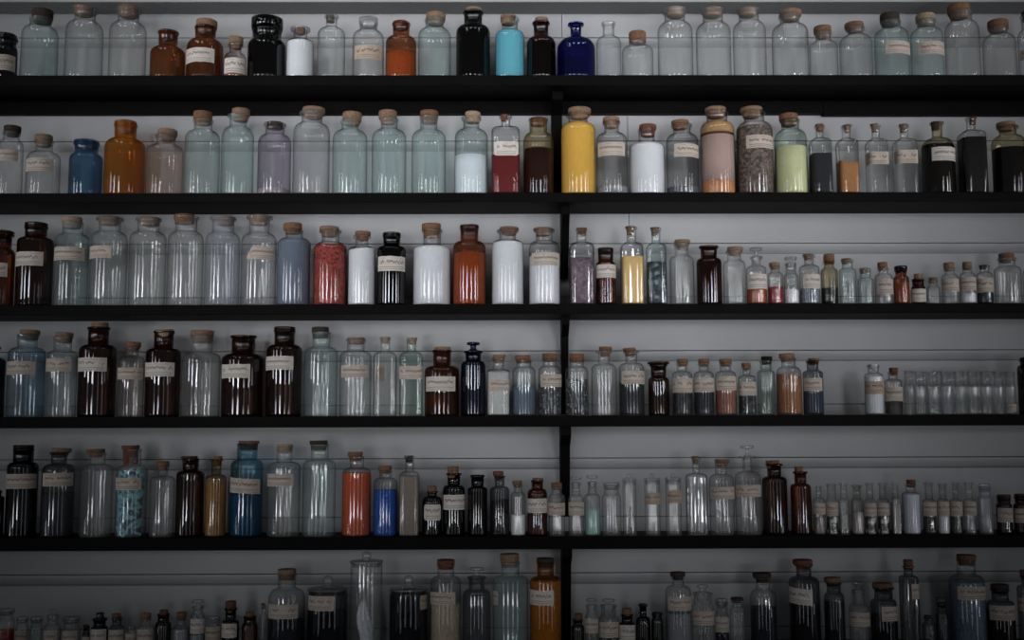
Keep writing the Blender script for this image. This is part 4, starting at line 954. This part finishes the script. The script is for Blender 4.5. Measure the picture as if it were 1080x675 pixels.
# ------------------------------------------------------------------ wall of painted boards
WX = 2.3
bm = bmesh.new()
box(bm, -WX, WX, 0.0235, 0.04, 0.4, 3.4, 0, 1)
joints = [(-72, 1), (-16, 0), (40, 1), (95, 0), (149, 1), (203.5, 0), (257.2, 1), (313.3, 0), (370.3, 1), (427, 0), (483.5, 1), (545, 0), (604.5, 1), (662, 0), (718, 1), (775, 0)]
SEAM = {40: 592.5, 149: 662.0, 257.2: 663.5}         # board ends seen above these joints
Zw = [zat(p, 0.0) for p, _ in joints]
for k in range(len(joints) - 1):
    za, zb = Zw[k] - (0.0009 if joints[k][1] else 0.0006), Zw[k + 1] + (0.0009 if joints[k + 1][1] else 0.0006)
    coved = joints[k][1]
    bandh = (11.0 / F) * 3.0
    prof = [(0.024, zb), (0.0, zb + 0.0006)]
    if coved:
        zc = za - bandh
        prof.append((0.0, zc))
        nst = 7
        for i in range(1, nst + 1):
            v = i / nst
            prof.append((0.023 * (1 - v) ** 2.2, zc + 0.0004 + (bandh - 0.0004) * v))
        prof.append((0.024, za))
    else:
        prof += [(0.0, za - 0.0006), (0.024, za)]
    prof = prof[::-1]
    sx = SEAM.get(joints[k + 1][0])
    if sx:
        xs = at(sx, joints[k + 1][0] - 14, 0.0).x
        prism_x(bm, prof, -WX, xs - 0.0009)
        prism_x(bm, prof, xs + 0.0009, WX)
    else:
        prism_x(bm, prof, -WX, WX)
wall = link_mesh('wall_back', bm, [M_WALL, M_GAP], smooth=False)
wall['kind'] = 'structure'
wall['label'] = 'grey painted wall of horizontal tongue and groove boards behind the shelves'

# soffit along the top of the wall
zs = zat(15.0, 0.0)
bm = bmesh.new()
ys = 0.0
while at(540, 2.2, ys).z > zs and ys > -0.3:
    ys -= 0.002
box(bm, -WX, WX, ys, -0.0003, zs, zs + 0.12, 0.002)
o = link_mesh('trim_1', bm, M_TRIM, smooth=False)
o['kind'] = 'structure'
o['label'] = 'grey painted boxed soffit running along the top of the wall'

# ------------------------------------------------------------------ shelves and brackets
SHELF_TEXT = {1: 'uppermost long black wooden shelf, with a dark ledger strip beneath', 2: 'long black shelf carrying the jar of yellow powder',
              3: 'long black shelf carrying the red granules jar', 4: 'long black shelf at eye level carrying the brown jars and tiny empty vials',
              5: 'long black shelf carrying the turquoise sticks jar', 6: 'lowest long black shelf under the ball-lidded jars'}
SHELF_TEXT[2] = 'long black shelf carrying the jar of yellow powder'
for r in range(1, 7):
    z1 = SHELF_Z[r]
    z0 = zat(SHELF_PX[r] + SHELF_TH[r], FRONT)
    root = bpy.data.objects.new('wooden_shelf', None)
    COL.objects.link(root)
    root.location = (0, FRONT / 2, z1)
    tag(root, SHELF_TEXT[r], 'shelf', 'long black wall shelves')
    bm = bmesh.new()
    box(bm, -WX, WX, FRONT / 2, -FRONT / 2 - 0.0005, z0 - z1, -0.0002, 0.0012)
    link_mesh('board', bm, M_SHELF, root, smooth=False)
    if r == 1:
        zl = zat(120.0, -0.02)
        bm = bmesh.new()
        box(bm, -WX, at(868, 120, -0.02).x, 0.055, -FRONT / 2 - 0.0006, zl - z1, z0 - z1 - 0.0003, 0.001)
        box(bm, at(868, 120, -0.02).x + 0.0006, WX, 0.055, -FRONT / 2 - 0.0006, zl - z1 - 0.0045, z0 - z1 - 0.0003, 0.001)
        link_mesh('ledger_strip', bm, M_SHELF, root, smooth=False)

# brackets: upright black gussets, deep under the shelf and narrow at the foot
BR = {1: (581.5, 592.5, 203, 'black timber bracket beneath the uppermost shelf, beside the yellow powder jar'),
      2: (591.2, 599.2, 294, 'black timber bracket behind the purple crystals bottle'),
      3: (591.8, 599.2, 437, 'black timber bracket between the two jars of speckled granules'),
      4: (590.6, 600.8, 545, 'black timber bracket above the two labelled vials on the fifth shelf'),
      5: (592.2, 602.0, 690, 'black timber bracket beside the tall amber jar on the lowest shelf')}
for r, (x0, x1, yb, txt) in BR.items():
    z1 = zat(SHELF_PX[r] + SHELF_TH[r], FRONT) - 0.0004
    zb = max(zat(yb, -0.01), SHELF_Z[r + 1] + 0.0004)
    xa, xb = at(x0, yb - 60, -0.03).x, at(x1, yb - 60, -0.03).x
    yf = -0.052 if r == 2 else -0.026
    prof = [(-0.0006, z1), (FRONT + 0.05, z1), (FRONT + 0.05, z1 - 0.022), (yf - 0.03, z1 - 0.05), (-0.02, zb + 0.006), (-0.014, zb), (-0.0006, zb)]
    if r == 1:            # notched under the ledger strip
        zl = zat(120.0, -0.02) - 0.006
        prof = [(-0.0262, z1)] + prof[1:] + [(-0.0006, zl), (-0.0262, zl)]
    bm = bmesh.new()
    cxm = (xa + xb) / 2
    prism_x(bm, [(y, z - z1) for y, z in prof], -(xb - xa) / 2, (xb - xa) / 2)
    bmesh.ops.recalc_face_normals(bm, faces=bm.faces[:])
    o = link_mesh('shelf_bracket', bm, M_SHELF, smooth=False)
    o.location = (cxm, 0, z1)
    tag(o, txt, 'bracket', 'shelf brackets')

# ------------------------------------------------------------------ floor of the room
bm = bmesh.new()
box(bm, -5, 5, -8, 0.03, -0.05, 0.0)
o = link_mesh('floor', bm, principled('floor_boards', (0.10, 0.075, 0.055), 0.5, 0.3, 3.0), smooth=False)
o['kind'] = 'structure'
bm = bmesh.new()
box(bm, -WX, WX, 0.0115, 0.03, 0.0, 0.4)
o = link_mesh('wall_base', bm, M_WALL, smooth=False)
o['kind'] = 'structure'

# ------------------------------------------------------------------ daylight and lamps
def daylight_panel(x, y, z, w, h, watts, ax, az=2.52, spread=19):
    l = bpy.data.lights.new('panel_light', 'AREA')
    l.shape = 'RECTANGLE'
    l.size, l.size_y = w, h
    l.energy = watts
    l.color = (0.95, 0.97, 1.0)
    l.spread = math.radians(spread)
    o = bpy.data.objects.new('panel_light', l)
    COL.objects.link(o)
    o.location = (x, y, z)
    d = Vector((ax, 0, az)) - Vector((x, y, z))
    o.rotation_euler = (PI / 2 + math.atan2(d.z, math.hypot(d.x, d.y)), 0, math.atan2(d.y, d.x) - PI / 2)
    return o


# tall sash windows in the far and the side walls of the room, two lights wide, three panes high
for (x, y, px_, py_, ax, e) in ((-2.2, -8, 0.24, 0, -0.45, 1.0), (2.1, -8, 0.24, 0, 0.5, 1.0), (-5, -5.6, 0, 0.3, -0.3, 0.75), (5, -5.4, 0, 0.3, 0.4, 0.75),
                                (-5, -2.6, 0, 0.22, -0.7, 0.22), (5, -2.8, 0, 0.22, 0.6, 0.22)):
    for sgn in (-1, 1):
        for k in range(2):
            daylight_panel(x + sgn * px_, y + sgn * py_, 1.15 + 1.62 * k, 0.15, 1.58, 25 * e, ax)
        # small high panel, added for the glints on the bottle shoulders
        f = 0.55 if y == -8 else 0.62
        daylight_panel((x + sgn * px_) * f, y * f + sgn * py_, 5.2, 0.22, 0.7, 5.5 * e, ax, 2.42, 26)
# narrow low panels nearer by, added for bright streaks on the lower rows
for (x, y, e) in ((-1.75, -5.2, 1.0), (-1.35, -5.2, 1.0), (1.25, -5.2, 1.0), (1.65, -5.2, 1.0), (-3.4, -3.6, 0.8), (-3.4, -3.1, 0.8), (3.4, -3.6, 0.8), (3.4, -3.1, 0.8)):
    daylight_panel(x, y, 1.22, 0.17, 2.3, 8.5 * e, 0.12, 1.6, 70)
for x in (-1.9, -1.0, -0.1, 0.8, 1.7):
    l = bpy.data.lights.new('lamp', 'POINT')
    l.energy = 12.0
    l.shadow_soft_size = 0.03
    l.color = (1.0, 0.97, 0.93)
    o = bpy.data.objects.new('lamp', l)
    COL.objects.link(o)
    o.location = (x, -1.7, 3.75)

wd = bpy.data.worlds.new('world')
SC.world = wd
wd.use_nodes = True
wd.node_tree.nodes['Background'].inputs[0].default_value = (0.8, 0.88, 1.0, 1)
wd.node_tree.nodes['Background'].inputs[1].default_value = 2.0

SC.view_settings.view_transform = 'Standard'
SC.view_settings.look = 'None'
SC.view_settings.gamma = 1.0
SC.view_settings.use_curve_mapping = False
SC.view_settings.exposure = -5.18
SC.cycles.transparent_max_bounces = 48
SC.cycles.max_bounces = 8
